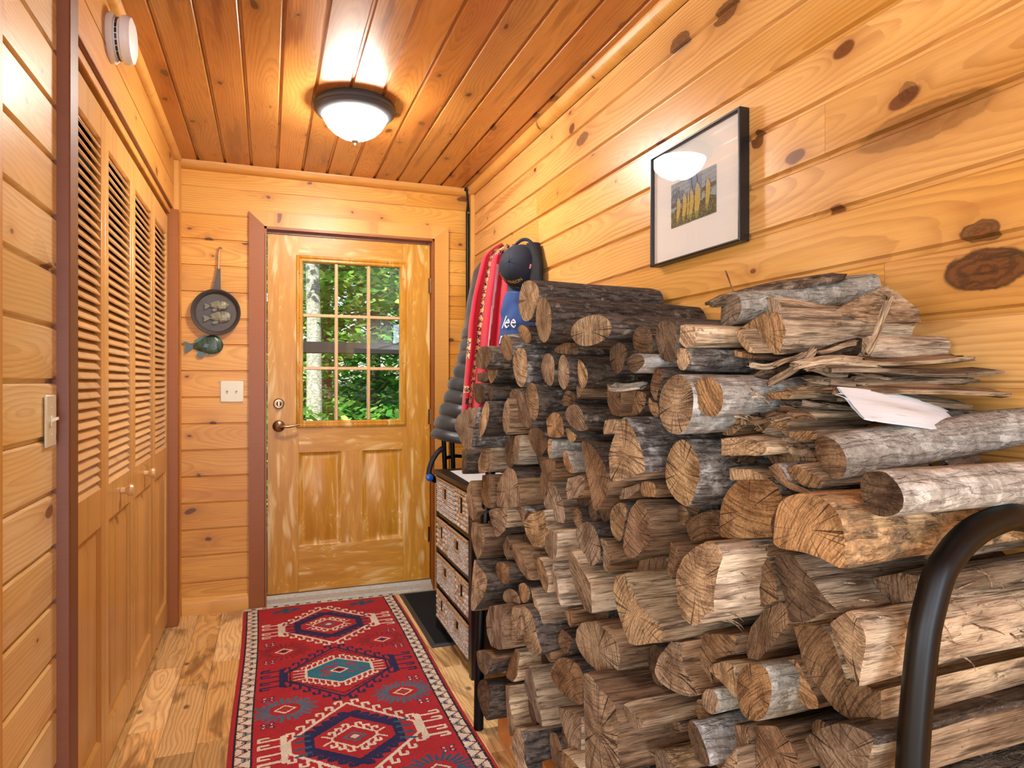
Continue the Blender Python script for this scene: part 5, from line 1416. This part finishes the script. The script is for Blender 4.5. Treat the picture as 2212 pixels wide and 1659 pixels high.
def log(x0, yz, arc, bk, sp, en, label, L=.42, slope=None, name='firewood_log', group='stacked firewood', segs=(0, .006, .05, .12, .2, .3, .4, 1)):
    pts = [tuple(int(v) / 1000 for v in q.split(',')) for q in yz.split()] if isinstance(yz, str) else yz
    A = sum(a[0] * b[1] - b[0] * a[1] for a, b in zip(pts, pts[1:] + pts[:1]))
    if A < 0: pts = pts[::-1]
    per = sum(math.dist(a, b) for a, b in zip(pts, pts[1:] + pts[:1]))
    n = max(18, min(40, int(per / .010)))
    R0 = resample(pts, n, arc != 'S' and len(pts) > 5)
    c = np.mean(R0, 0)
    R0 = [p - c for p in R0]
    sd = rg_.uniform(0, 100)
    ky, kz = rg_.uniform(-.10, .10), rg_.uniform(-.08, .08)
    sl = slope or (rg_.uniform(-.025, .025), rg_.uniform(-.025, .025))
    tw = rg_.uniform(-.04, .04)
    nrm = []
    for i in range(n):
        t = R0[(i + 1) % n] - R0[i - 1]; q = np.array((t[1], -t[0])); nrm.append(q / (np.linalg.norm(q) + 1e-9))
    if arc == 'B': isb = [True] * n
    elif arc == 'S': isb = [False] * n
    else:
        lo, hi = ARC[arc]
        isb = []
        for q in nrm:
            a = math.degrees(math.atan2(q[1], -q[0]))
            isb.append(lo <= a <= hi or lo <= a + 360 <= hi)
    V = []
    xs = [s if i < 4 and s < L * .5 else s for i, s in enumerate(segs[:-1]) if s < L * .95] + [L]
    for s in xs:
        f = 1 - .10 * s / .42
        rot = tw * s / .42; cr_, sr_ = math.cos(rot), math.sin(rot)
        for i, p in enumerate(R0):
            y, z = (p[0] * cr_ - p[1] * sr_) * f, (p[0] * sr_ + p[1] * cr_) * f
            amp = (.0035 if isb[i] else .0045) * (0 if s == 0 else min(1, .25 + s * 18))
            fr = 34 if isb[i] else 55
            d = amp * (mnoise.noise(Vector((s * (14 if isb[i] else 5) + sd, p[0] * fr, p[1] * fr))) + .5 * mnoise.noise(Vector((s * 30 + sd, p[0] * fr * 2.3, p[1] * fr * 2.3))))
            if s == 0 : d = -.0012
            x = s + (ky * p[0] + kz * p[1]) * max(0, 1 - s / .3)
            V.append((x, y + nrm[i][0] * d + sl[0] * s, z + nrm[i][1] * d + sl[1] * s))
    K = len(xs)
    fb, fs_ = [], []
    for k in range(K - 1):
        for i in range(n):
            j = (i + 1) % n
            (fb if isb[i] else fs_).append((k * n + i, k * n + j, (k + 1) * n + j, (k + 1) * n + i))
    fs_back = tuple((K - 1) * n + i for i in range(n))
    def sub(faces, mat):
        used = sorted({i for f in faces for i in f}); mp = {u: q for q, u in enumerate(used)}
        me = new_mesh(name, [V[u] for u in used], [tuple(mp[i] for i in f)[::-1] for f in faces], mat, True)
        bm = bmesh.new(); bm.from_mesh(me); bmesh.ops.recalc_face_normals(bm, faces=bm.faces[:]); bm.to_mesh(me); bm.free()
        me.set_sharp_from_angle(angle=math.radians(50))
        return me
    M = Matrix.Translation((x0, c[0], c[1]))
    tn = tone(.20, .07, rg_)
    sc = tuple(a * b for a, b in zip(SPLITC[sp], tn[:3])) + (1,)
    if arc == 'B':
        root = ob(name, sub(fb + [fs_back], BARK[bk]), None, M, color=tn)
    else:
        root = ob(name, sub(fs_ + [fs_back], M_split), None, M, color=sc)
        if fb: ob('bark', sub(fb, BARK[bk]), root, color=tn)
    tag(root, label, 'firewood' if name != 'bark_piece' else 'bark', group)
    # sawn or split end
    E = list(V[:n]); f = []
    rings = [.80, .52, .26]
    for r in rings:
        for i, p in enumerate(R0):
            y, z = p * r
            E.append((ky * y + kz * z + .0022 * mnoise.noise(Vector((y * 60 + sd, z * 60, r))) - .001, y, z))
    E.append((-.001, 0, 0))
    for k in range(len(rings)):
        for i in range(n):
            j = (i + 1) % n
            f.append((k * n + i, (k + 1) * n + i, (k + 1) * n + j, k * n + j))
    for i in range(n): f.append((len(rings) * n + i, len(E) - 1, len(rings) * n + (i + 1) % n))
    t2 = tone(.22, .07, rg_)
    me = new_mesh('cut_end', E, f, M_end, True)
    bm = bmesh.new(); bm.from_mesh(me); bmesh.ops.recalc_face_normals(bm, faces=bm.faces[:])
    if sum(q.normal.x for q in bm.faces) > 0: bmesh.ops.reverse_faces(bm, faces=bm.faces[:])
    bm.to_mesh(me); bm.free()
    ob('cut_end', me, root, color=tuple(a * b for a, b in zip(ENDC[en], t2[:3])) + (1,))
    return root


def torn(root, seed):
    """torn fibres standing off the split side that faces the room"""
    r = random.Random(seed); vs = [q.co for q in root.data.vertices]
    cand = [q for q in root.data.vertices if q.normal.y < -.35 and .01 < q.co.x < .36]
    if not cand: return
    m = MB()
    for k in range(26):
        p = r.choice(cand).co.copy(); p.x += r.uniform(-.02, .02)
        L = r.uniform(.015, .06); a = r.uniform(-.7, .5); w = r.uniform(.0008, .0026); up = r.uniform(.004, .013)
        R = []
        for i in range(6):
            t = i / 5
            c = p + Vector((L * t * math.cos(a), .002 - up * math.sin(t * 2.6), L * t * math.sin(a) - .012 * t * t))
            ww = w * (1 - .8 * t)
            R.append([c + Vector((0, 0, ww)), c + Vector((0, -ww, 0)), c - Vector((0, 0, ww)), c + Vector((0, ww, 0))])
        m.rings(R)
    m.build('torn_fibers', M_split, root, color=(1.25, 1.18, 1.08, 1), kind='stuff')


polys = []
for r in LOGS:
    k = dict(zip(('L', 'slope', 'name'), r[8:]))
    if not k.get('L'): k['L'] = 1.135 - r[1] + rg_.uniform(-.03, .01)
    lg = log(r[1], *r[2:8], **k)
    polys.append([tuple(int(v) / 1000 for v in q.split(',')) for q in r[2].split()])
    if r[0] in (80, 87, 86, 104, 123, 22, 125, 42): torn(lg, r[0])
    if r[0] == 2:      # the knot bump on the long log
        m = MB(); Rr = []
        for t in np.linspace(0, 1, 8):
            Rr.append([((.20 - .02 * t) + (.045 - .032 * t) * math.cos(a), -.012 + (.028 - .016 * t) * math.sin(a), .030 + .032 * t + .004 * math.sin(3 * a)) for a in np.linspace(0, 2 * math.pi, 15)[:-1]])
        m.rings(Rr).build('knot', BARK['d'], lg)

# logs deep in the gaps and below the frame's lower edge
def inside(p, P):
    r = False
    for (x1, y1), (x2, y2) in zip(P, P[1:] + P[:1]):
        if (y1 > p[1]) != (y2 > p[1]) and p[0] < (x2 - x1) * (p[1] - y1) / (y2 - y1) + x1: r = not r
    return r
def dseg(p, a, b):
    dx, dy = b[0] - a[0], b[1] - a[1]; t = max(0, min(1, ((p[0] - a[0]) * dx + (p[1] - a[1]) * dy) / (dx * dx + dy * dy + 1e-12)))
    return math.hypot(p[0] - a[0] - t * dx, p[1] - a[1] - t * dy)
fill = []
rfl = random.Random(12)
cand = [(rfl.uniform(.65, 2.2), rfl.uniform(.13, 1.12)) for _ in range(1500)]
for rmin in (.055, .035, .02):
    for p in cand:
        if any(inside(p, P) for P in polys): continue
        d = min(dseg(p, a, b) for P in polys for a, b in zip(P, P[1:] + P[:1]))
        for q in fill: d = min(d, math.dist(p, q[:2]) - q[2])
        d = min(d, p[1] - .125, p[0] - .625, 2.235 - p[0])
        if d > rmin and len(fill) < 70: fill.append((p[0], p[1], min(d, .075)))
LMK = {2: 'long log with the knot bump', 21: 'largest ridged round end', 41: 'pale D-shaped log end', 80: 'big broken log with whitish sides', 84: 'huge golden brown log end', 79: 'light L-shaped split log', 78: 'large pointed oval split log', 91: 'golden striped round end', 104: 'tall rough hairy log', 48: 'large arched tan split log', 83: 'round-topped orange-tan end', 34: 'mottled grey leftmost end', 43: 'big olive-tan round end', 73: 'plump smooth log by the rack post', 60: 'oval grey-tan log end', 99: 'smooth grey-brown end near the tube', 27: 'bold ridged golden end', 8: 'tall pale ridged oval end'}
lmc = {LMK[r[0]]: np.mean(np.array([[int(v) / 1000 for v in q.split(',')] for q in r[2].split()]), 0) for r in LOGS if r[0] in LMK}
used_ = set()
def gap_label(y, z):
    for nm, c in sorted(lmc.items(), key=lambda kv: (kv[1][0] - y) ** 2 + (kv[1][1] - z) ** 2)[:3]:
        dy, dz = c[0] - y, z - c[1]
        if math.hypot(dy, dz) > .33: break
        w = ('above' if dz > 0 else 'below') if abs(dz) > abs(dy) else ('right of' if dy > 0 else 'left of')
        if (nm, w) in used_: continue
        used_.add((nm, w))
        return 'dark log end in the gap %s the %s' % (w, nm)
    return 'round dark log end sunk deep in a gap of the firewood stack'
for y, z, r in fill:
    P = [(y + r * (1 + rfl.uniform(-.08, .06)) * math.cos(a), z + r * (1 + rfl.uniform(-.08, .06)) * math.sin(a)) for a in np.linspace(0, 2 * math.pi, 12)[:-1]]
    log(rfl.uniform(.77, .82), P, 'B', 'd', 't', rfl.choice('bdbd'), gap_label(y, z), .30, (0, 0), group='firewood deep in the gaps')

# ---- splinters, bark sheets
def splinter(name, A, B, w, t, side, label, color, mat=None, jag=.03, cup=.0, cat='splinter', seed=0, n=9, taper=.5):
    A = Vector(A); B = Vector(B); x = (B - A); L = x.length; x.normalize()
    s = Vector(side); s = (s - x * s.dot(x)).normalized(); z = x.cross(s)
    r = random.Random(seed); m = MB(); R = []
    nw = 9
    j0 = [r.uniform(0, jag) for _ in range(nw)]; j1 = [r.uniform(0, jag) for _ in range(nw)]
    for i in range(n + 1):
        u = i / n
        wd = w * (1 - taper * max(0, abs(u - .5) * 2 - .5) * r.uniform(.6, 1.2))
        top, bot = [], []
        for k in range(nw):
            v = (k / (nw - 1) - .5)
            xx = L * u
            if i == 0: xx += j0[k]
            if i == n: xx -= j1[k]
            zz = cup * (v * v * 4) + .006 * mnoise.noise(Vector((xx * 8, v * 3, seed))) + .004 * math.sin(u * 5 + seed)
            th = t * (.35 + .65 * math.cos(v * 2.6)) * (.5 if i in (0, n) else 1)
            top.append((xx, v * wd, zz + th / 2)); bot.append((xx, v * wd, zz - th / 2))
        R.append(top + bot[::-1])
    m.rings(R, sm=False)
    return m.build(name, mat or M_split, None, frame(A, x, s, z), color=color, label=label, cat=cat, group=None)

LT = (1.2, 1.12, 1.0, 1); TN = (.95, .85, .72, 1); GY = (.66, .62, .57, 1); BR = (.5, .38, .28, 1)
def sp_px(x1, y1, X1, x2, y2, X2): return atX(x1, y1, X1), atX(x2, y2, X2)
SPL = [
 (1725, 800, .80, 2152, 800, 1.15, .060, .012, GY, "long thin grey splinter reaching toward the wall, topmost of its pile"),
 (1760, 782, .84, 2085, 776, 1.13, .070, .012, TN, "tan splinter just below the square tan board"),
 (1725, 820, .80, 2100, 822, 1.12, .070, .016, GY, "grey weathered splinter in the middle of the splinter pile"),
 (1790, 842, .84, 2102, 818, 1.12, .045, .010, LT, "bright narrow splinter lying above the white bark sheet"),
 (1730, 836, .79, 2195, 850, 1.15, .075, .012, TN, "long bent splinter with a frayed end pointing right at the wall"),
 (1760, 858, .80, 2085, 868, 1.10, .070, .016, GY, "dark grey splinter hidden behind the white bark sheet"),
 (1700, 848, .78, 1960, 850, 1.00, .060, .014, TN, "tan splinter at the left tip of the white bark sheet"),
 (1690, 868, .77, 1840, 872, .92, .055, .016, GY, "short grey splinter under the left tip of the white bark sheet"),
]
for i, q in enumerate(SPL):
    a, b = sp_px(*q[:6])
    splinter('wood_splinter', a, b, q[6], q[7], (0, 1, .12), q[9], q[8], seed=20 + i, jag=.05)
a = atX(1796, 831, .80); b = atX(1843, 899, .78); c2 = atX(2067, 887, 1.03); d2 = atX(2088, 937, 1.01)
g = G('white_birch_bark', .75, .3); P = g.obj(); x, y, z = g.sep(P)
n = g.noise(g.comb(g.mul(x, 12), g.mul(y, 120), 0.0), 1.0, 3)
g.col(g.mix(g.mul(g.step(n, .6, .72), .45), lin('#dde1e4'), lin('#b0a291'))); g.bump(n, .3, .002)
splinter('birch_bark_sheet', (a + b) / 2, (c2 + d2) / 2, .078, .004, (b - a) * -1, 'white birch bark sheet with a torn left edge on the near end of the stack', W, g.mat, jag=.055, cat='bark', seed=5, n=14, taper=.12)
a, b = sp_px(1878, 742, .99, 1622, 815, .77)
splinter('bark_branch', a, b, .042, .036, (0, 1, 0), 'dark bark branch slanting down below the big tan split slab', BR, BARK['d'], jag=.01, cat='branch', seed=9)
for i, (q, lb) in enumerate((((1765, 750, .84, 1657, 838, .765, .016, .008), "pale splinter leaning steeply across the dark bark branch"), ((1745, 757, .83, 1668, 800, .775, .014, .006), "thinner splinter leaning just left of the steep pale one"), ((1612, 793, .765, 1685, 784, .80, .010, .006), "small pale splinter tip left of the dark bark branch"), ((1868, 775, .93, 1925, 640, .97, .014, .006), "upright white splinter standing before the big tan slab"), ((1760, 758, .84, 1855, 745, .95, .008, .006), "thin white sliver lying along the dark bark branch"))):
    a, b = sp_px(*q[:6]); splinter('wood_splinter', a, b, q[6], q[7], (0, 1, .2), lb, LT, seed=50 + i, jag=.012)
a, b = sp_px(1532, 657, .785, 1824, 592, 1.06)
splinter('bark_slab', a, b, .075, .022, (0, 1, .1), 'brown bark slab topmost at the back of the pile against the wall', (.85, .7, .55, 1), BARK['g'], cat='bark', seed=31, jag=.03)
m = MB().prism([atX(1795, 676, .90), atX(1860, 640, .96), atX(1918, 617, 1.0), atX(1958, 648, 1.05), atX(1985, 668, 1.075), atX(1990, 695, 1.08), atX(1880, 697, .97)], (.012, .035, -.004))
v_ = [Vector(p) for p in m.v]; o_ = sum(v_, Vector()) / len(v_); m.v = [tuple(p - o_) for p in v_]
m.build('wood_splinter', M_split, None, Matrix.Translation(o_), color=(1.2, 1.06, .88, 1), label='tan pointed split piece peaking at the right end of the big tan slab', cat='splinter')
a, b = sp_px(1652, 625, .90, 1805, 672, 1.02)
splinter('wood_splinter', a, b, .035, .012, (0, 1, .3), 'light splinter with a bark edge lying before the topmost bark slab', LT, seed=33)
a, b = sp_px(1650, 645, .86, 1800, 690, 1.0)
splinter('wood_splinter', a, b, .055, .01, (0, 1, .4), 'pale torn splinter above the big tan split slab', LT, seed=34, jag=.05)
a, b = sp_px(1655, 935, .75, 1880, 915, .97)
splinter('wood_splinter', a, b, .05, .008, (0, 1, .3), 'frayed yellowish bark strip beside the grey-white top log', LT, seed=36, jag=.05)
a, b = sp_px(2025, 1005, .95, 2110, 965, 1.02)
splinter('bark_flake', a, b, .05, .012, (0, .6, .8), 'brown bark flake stuck on the grey-white top log', (.9, .75, .65, 1), BARK['g'], cat='bark', seed=38, jag=.03)
a, b = sp_px(1490, 858, .665, 1355, 815, .655)
a, b = atX(1312, 832, .64), atX(1400, 838, .69)
splinter('wood_splinter', a, b, .035, .008, (0, 1, .25), 'torn silvery bark tongue hanging from the silvery grey log', (1.0, .98, .93, 1), BARK['w'], seed=41, jag=.03, cat='bark')
a, b = atX(1592, 647, .86), atX(1566, 582, 1.0)
splinter('wood_splinter', a, b, .003, .003, (0, 1, 0), 'hair-thin straw sticking up behind the pile below the framed print', LT, seed=43, jag=.002)

rs_ = random.Random(91)
for k in range(16):
    xa = rs_.uniform(1690, 1900); ya = rs_.uniform(770, 880); L_ = rs_.uniform(60, 210)
    a, b = sp_px(xa, ya, .775 + (xa - 1690) * .0006, xa + L_, ya + rs_.uniform(-22, 14), .775 + (xa + L_ - 1690) * .00075)
    splinter('wood_sliver', a, b, rs_.uniform(.008, .022), rs_.uniform(.003, .006), (0, 1, rs_.uniform(-.3, .5)), 'thin loose sliver lying in the splinter heap at the near end of the stack', rs_.choice([LT, TN, GY, LT]), seed=200 + k, jag=.02)
for o in [o for o in COL.objects if o.name.startswith('wood_sliver')]: o['group'] = 'loose slivers in the splinter heap'
for k in range(9):
    xa = rs_.uniform(1570, 1720); ya = rs_.uniform(885, 1000)
    a, b = sp_px(xa, ya, .745, xa + rs_.uniform(30, 90), ya + rs_.uniform(-14, 10), .80)
    splinter('bark_shard', a, b, rs_.uniform(.012, .03), rs_.uniform(.004, .008), (0, 1, rs_.uniform(-.5, .6)), 'small brown bark shard in the heap below the splinters', rs_.choice([BR, BR, TN]), rs_.choice([M_split, BARK['d'], M_split]), seed=300 + k, jag=.015, cat='bark')
for o in [o for o in COL.objects if o.name.startswith('bark_shard')]: o['group'] = 'small bark shards below the splinters'

# ---- rack
rack = empty('firewood_rack', (.9, 1.4, 0), label='black steel tube firewood rack with curved end hoops', cat='firewood rack')
def rt(name, pts, r=.0178, n=18):
    o = MB().tube([Vector(p) - Vector((.9, 1.4, 0)) for p in pts], r, n).build(name, M_blackm, rack)
    return o
def hoop(y, lean):
    P = [(.700 + lean, y, .0), (.705 + lean, y, .30), (.715 + lean, y, .55), (.728, y, .771), (.745, y, .914), (.760, y, .968), (.775, y, 1.003), (.791, y, 1.019), (.813, y, 1.037), (.847, y, 1.053), (.890, y, 1.062)]
    Q = [(1.80 - a, b, c) for a, b, c in P[::-1]]
    pts = P + Q
    cv = [np.array(p) for p in pts]; out = []
    for i in range(len(cv) - 1):
        p0, p1, p2, p3 = cv[max(i - 1, 0)], cv[i], cv[i + 1], cv[min(i + 2, len(cv) - 1)]
        for t in (0, .33, .66): out.append(.5 * (2 * p1 + (p2 - p0) * t + (2 * p0 - 5 * p1 + 4 * p2 - p3) * t * t + (3 * p1 - p0 - 3 * p2 + p3) * t ** 3))
    return [tuple(q) for q in out] + [tuple(cv[-1])]
rt('end_hoop', hoop(.583, 0))
rt('end_hoop', [(a + .005, b, min(c, 1.0)) for a, b, c in hoop(2.262, 0)])
for x in (.80, 1.02): rt('base_rail', [(x, .583, .095), (x, 2.262, .095)], .0165)
for y in (.583, 2.262): rt('cross_rail', [(.703, y, .095), (1.097, y, .095)], .0165)
MB().box((.752, .70, 0), (.79, 2.19, .125), .003).build('pine_board', M_orange, label='orange pine board on edge under the front of the firewood stack', cat='board')
bpy.data.objects['pine_board'].data.transform(Matrix.Rotation(0, 4, 'Z'))

# ------------------------------------------------------------------ woods outside the door
M_ground = plain('forest_floor', '#4a4a2a', .95, noise=.5, bump=.3, scale=6)
ob('ground', new_mesh('ground', [(-14, 4.05, -.5), (18, 4.05, -.5), (18, 30, 1.2), (-14, 30, 1.2)], [(0, 1, 2, 3)], M_ground), kind='structure')
g = G('leaf_green', .55, .3)
rp_ = g.n('NewGeometry').outputs['Random Per Island']
lc = g.ramp(rp_, [(0, '#3c6e2a'), (.35, '#55913a'), (.65, '#78ae48'), (.85, '#a9cb5c'), (1, '#dde07c')])
g.col(lc)
tl = g.n('BsdfTranslucent', Color=lc); mx = g.n('MixShader', i0=.42, i1=g.b.outputs[0], i2=tl.outputs[0])
g.t.links.new(mx.outputs[0], g.t.nodes['Material Output'].inputs[0])
M_leaf = g.mat
M_tbark = bark_mat('tree_bark', '#8d8878', '#bdb8a8', '#d8d5c8', .5, .35)
M_tbark2 = bark_mat('tree_bark_dark', '#4d463a', '#6d6454', '#8a8270', .3, .4)
npr = np.random.default_rng(6)
def leaves(name, clusters, per, size, parent=None, **k):
    C_ = np.repeat(np.array([c[:3] for c in clusters]), per, 0); Rr = np.repeat(np.array([c[3] for c in clusters]), per)
    n = len(C_)
    d = npr.normal(0, 1, (n, 3)) * np.array([.55, .55, .20]); p = C_ + d * Rr[:, None]
    az = npr.uniform(0, 2 * np.pi, n); ti = npr.normal(0, .45, n); tj = npr.normal(.25, .4, n)
    ax = np.stack([np.cos(az), np.sin(az), -np.sin(tj) * .8], 1); bx = np.stack([-np.sin(az), np.cos(az), np.sin(ti)], 1)
    s = size * npr.uniform(.6, 1.3, n)[:, None]
    shp = [(-.5, 0), (-.1, .42), (.15, .30), (.5, 0), (.15, -.30), (-.1, -.42)]
    vs_ = np.stack([p + ax * s * a + bx * s * b for a, b in shp], 1).reshape(-1, 3)
    base = np.arange(n)[:, None] * 6
    fcs = (base + np.arange(6)[None, :])
    me = bpy.data.meshes.new(name)
    me.vertices.add(len(vs_)); me.vertices.foreach_set('co', vs_.astype(np.float32).ravel())
    me.loops.add(fcs.size); me.loops.foreach_set('vertex_index', fcs.astype(np.int32).ravel())
    me.polygons.add(n); me.polygons.foreach_set('loop_start', (np.arange(n) * 6).astype(np.int32))
    me.update(calc_edges=True); me.materials.append(M_leaf)
    return ob(name, me, parent, kind='stuff', **k)
def tree(x, y, r, h, lean, mat, label, ncl, spread, zlo, zhi, per=70, size=.11):
    z0 = -.5 + (y - 4.05) * .0655
    t = empty('forest_tree', (x, y, z0 - .03), label=label, cat='tree', group='woods behind the door glass')
    m = MB(); pts = []; rs = []
    for q in np.linspace(0, 1, 12):
        pts.append((lean * q + .03 * math.sin(q * 7 + x), .02 * math.sin(q * 5), h * q)); rs.append(r * (1.25 - .75 * q) if q > .05 else r * 1.5)
    m.tube(pts, rs, 14)
    m.build('trunk', mat, t)
    mb = MB()
    cl = []
    for i in range(ncl):
        z = npr.uniform(zlo, zhi); a = npr.uniform(0, 6.28); d = spread * npr.uniform(.25, 1)
        c = np.array((lean * z / h + d * math.cos(a), d * math.sin(a), z))
        cl.append((*c, npr.uniform(.35, .75)))
        if i < 26: mb.tube([(lean * z / h, 0, z - .3), tuple(c * .5 + np.array((lean * z / h, 0, z)) * .5), tuple(c)], [.02, .012, .004], 6)
    mb.build('branches', mat, t, kind='stuff')
    leaves('foliage', cl, per, size, t)
    return t
p = atY(672, 800, 8.2)
tree(p.x, 8.2, .082, 7.5, .05, M_tbark, 'pale straight tree trunk at the left of the door glass', 30, 1.5, 3.3, 7, 60)
p = atY(770, 700, 10.5); tree(p.x + .25, 10.5, .07, 8, .2, M_tbark2, 'leafy tree behind the middle door panes', 60, 1.7, 1.4, 7, 85, .12)
p = atY(840, 700, 9.5); tree(p.x + .4, 9.5, .06, 8, -.15, M_tbark2, 'leafy tree behind the right door panes', 55, 1.5, 1.3, 6.5, 85, .11)
p = atY(700, 700, 12.5); tree(p.x, 12.5, .10, 9, .0, M_tbark2, 'leafy tree deep in the woods behind the left panes', 80, 2.2, .8, 8, 80, .13)
tree(4.2, 12, .10, 9, .0, M_tbark2, 'leafy tree standing to the right beyond the door glass', 70, 2.2, .8, 8, 70, .14)
tree(-1.2, 11, .10, 9, .0, M_tbark2, 'leafy tree standing to the left beyond the door glass', 60, 2.0, .8, 8, 70, .14)
cl = [(npr.uniform(-5, 9), npr.uniform(15, 19), npr.uniform(-.2, 9), npr.uniform(.7, 1.3)) for _ in range(420)]
leaves('distant_foliage', cl, 80, .19, label='dense green foliage filling the far woods behind the door glass', cat='foliage')
cl = [(npr.uniform(-1.0, 4.5), npr.uniform(6.8, 11), npr.uniform(-.2, .95), npr.uniform(.3, .55)) for _ in range(150)]
leaves('undergrowth', cl, 60, .10, label='low leafy undergrowth seen through the bottom door panes', cat='bushes')
rl_ = empty('porch_rail', (.9, 5.4, -.5), label='dark wooden porch rail crossing behind the middle door panes', cat='railing')  # beam added in place of a dark reflection in the door glass
z_ = atY(760, 752, 5.4).z + .5
m = MB().box((-2.6, -.02, z_ - .045), (2.9, .02, z_ + .045), .004); m.build('rail', plain('dark_rail_wood', '#140b06', .5, noise=.3), rl_)
for x in (-2.4, 2.7): MB().box((x - .05, -.05, 0), (x + .05, .05, z_ + .06), .004).build('post', bpy.data.materials['dark_rail_wood'], rl_)  # added posts out of view carry the beam
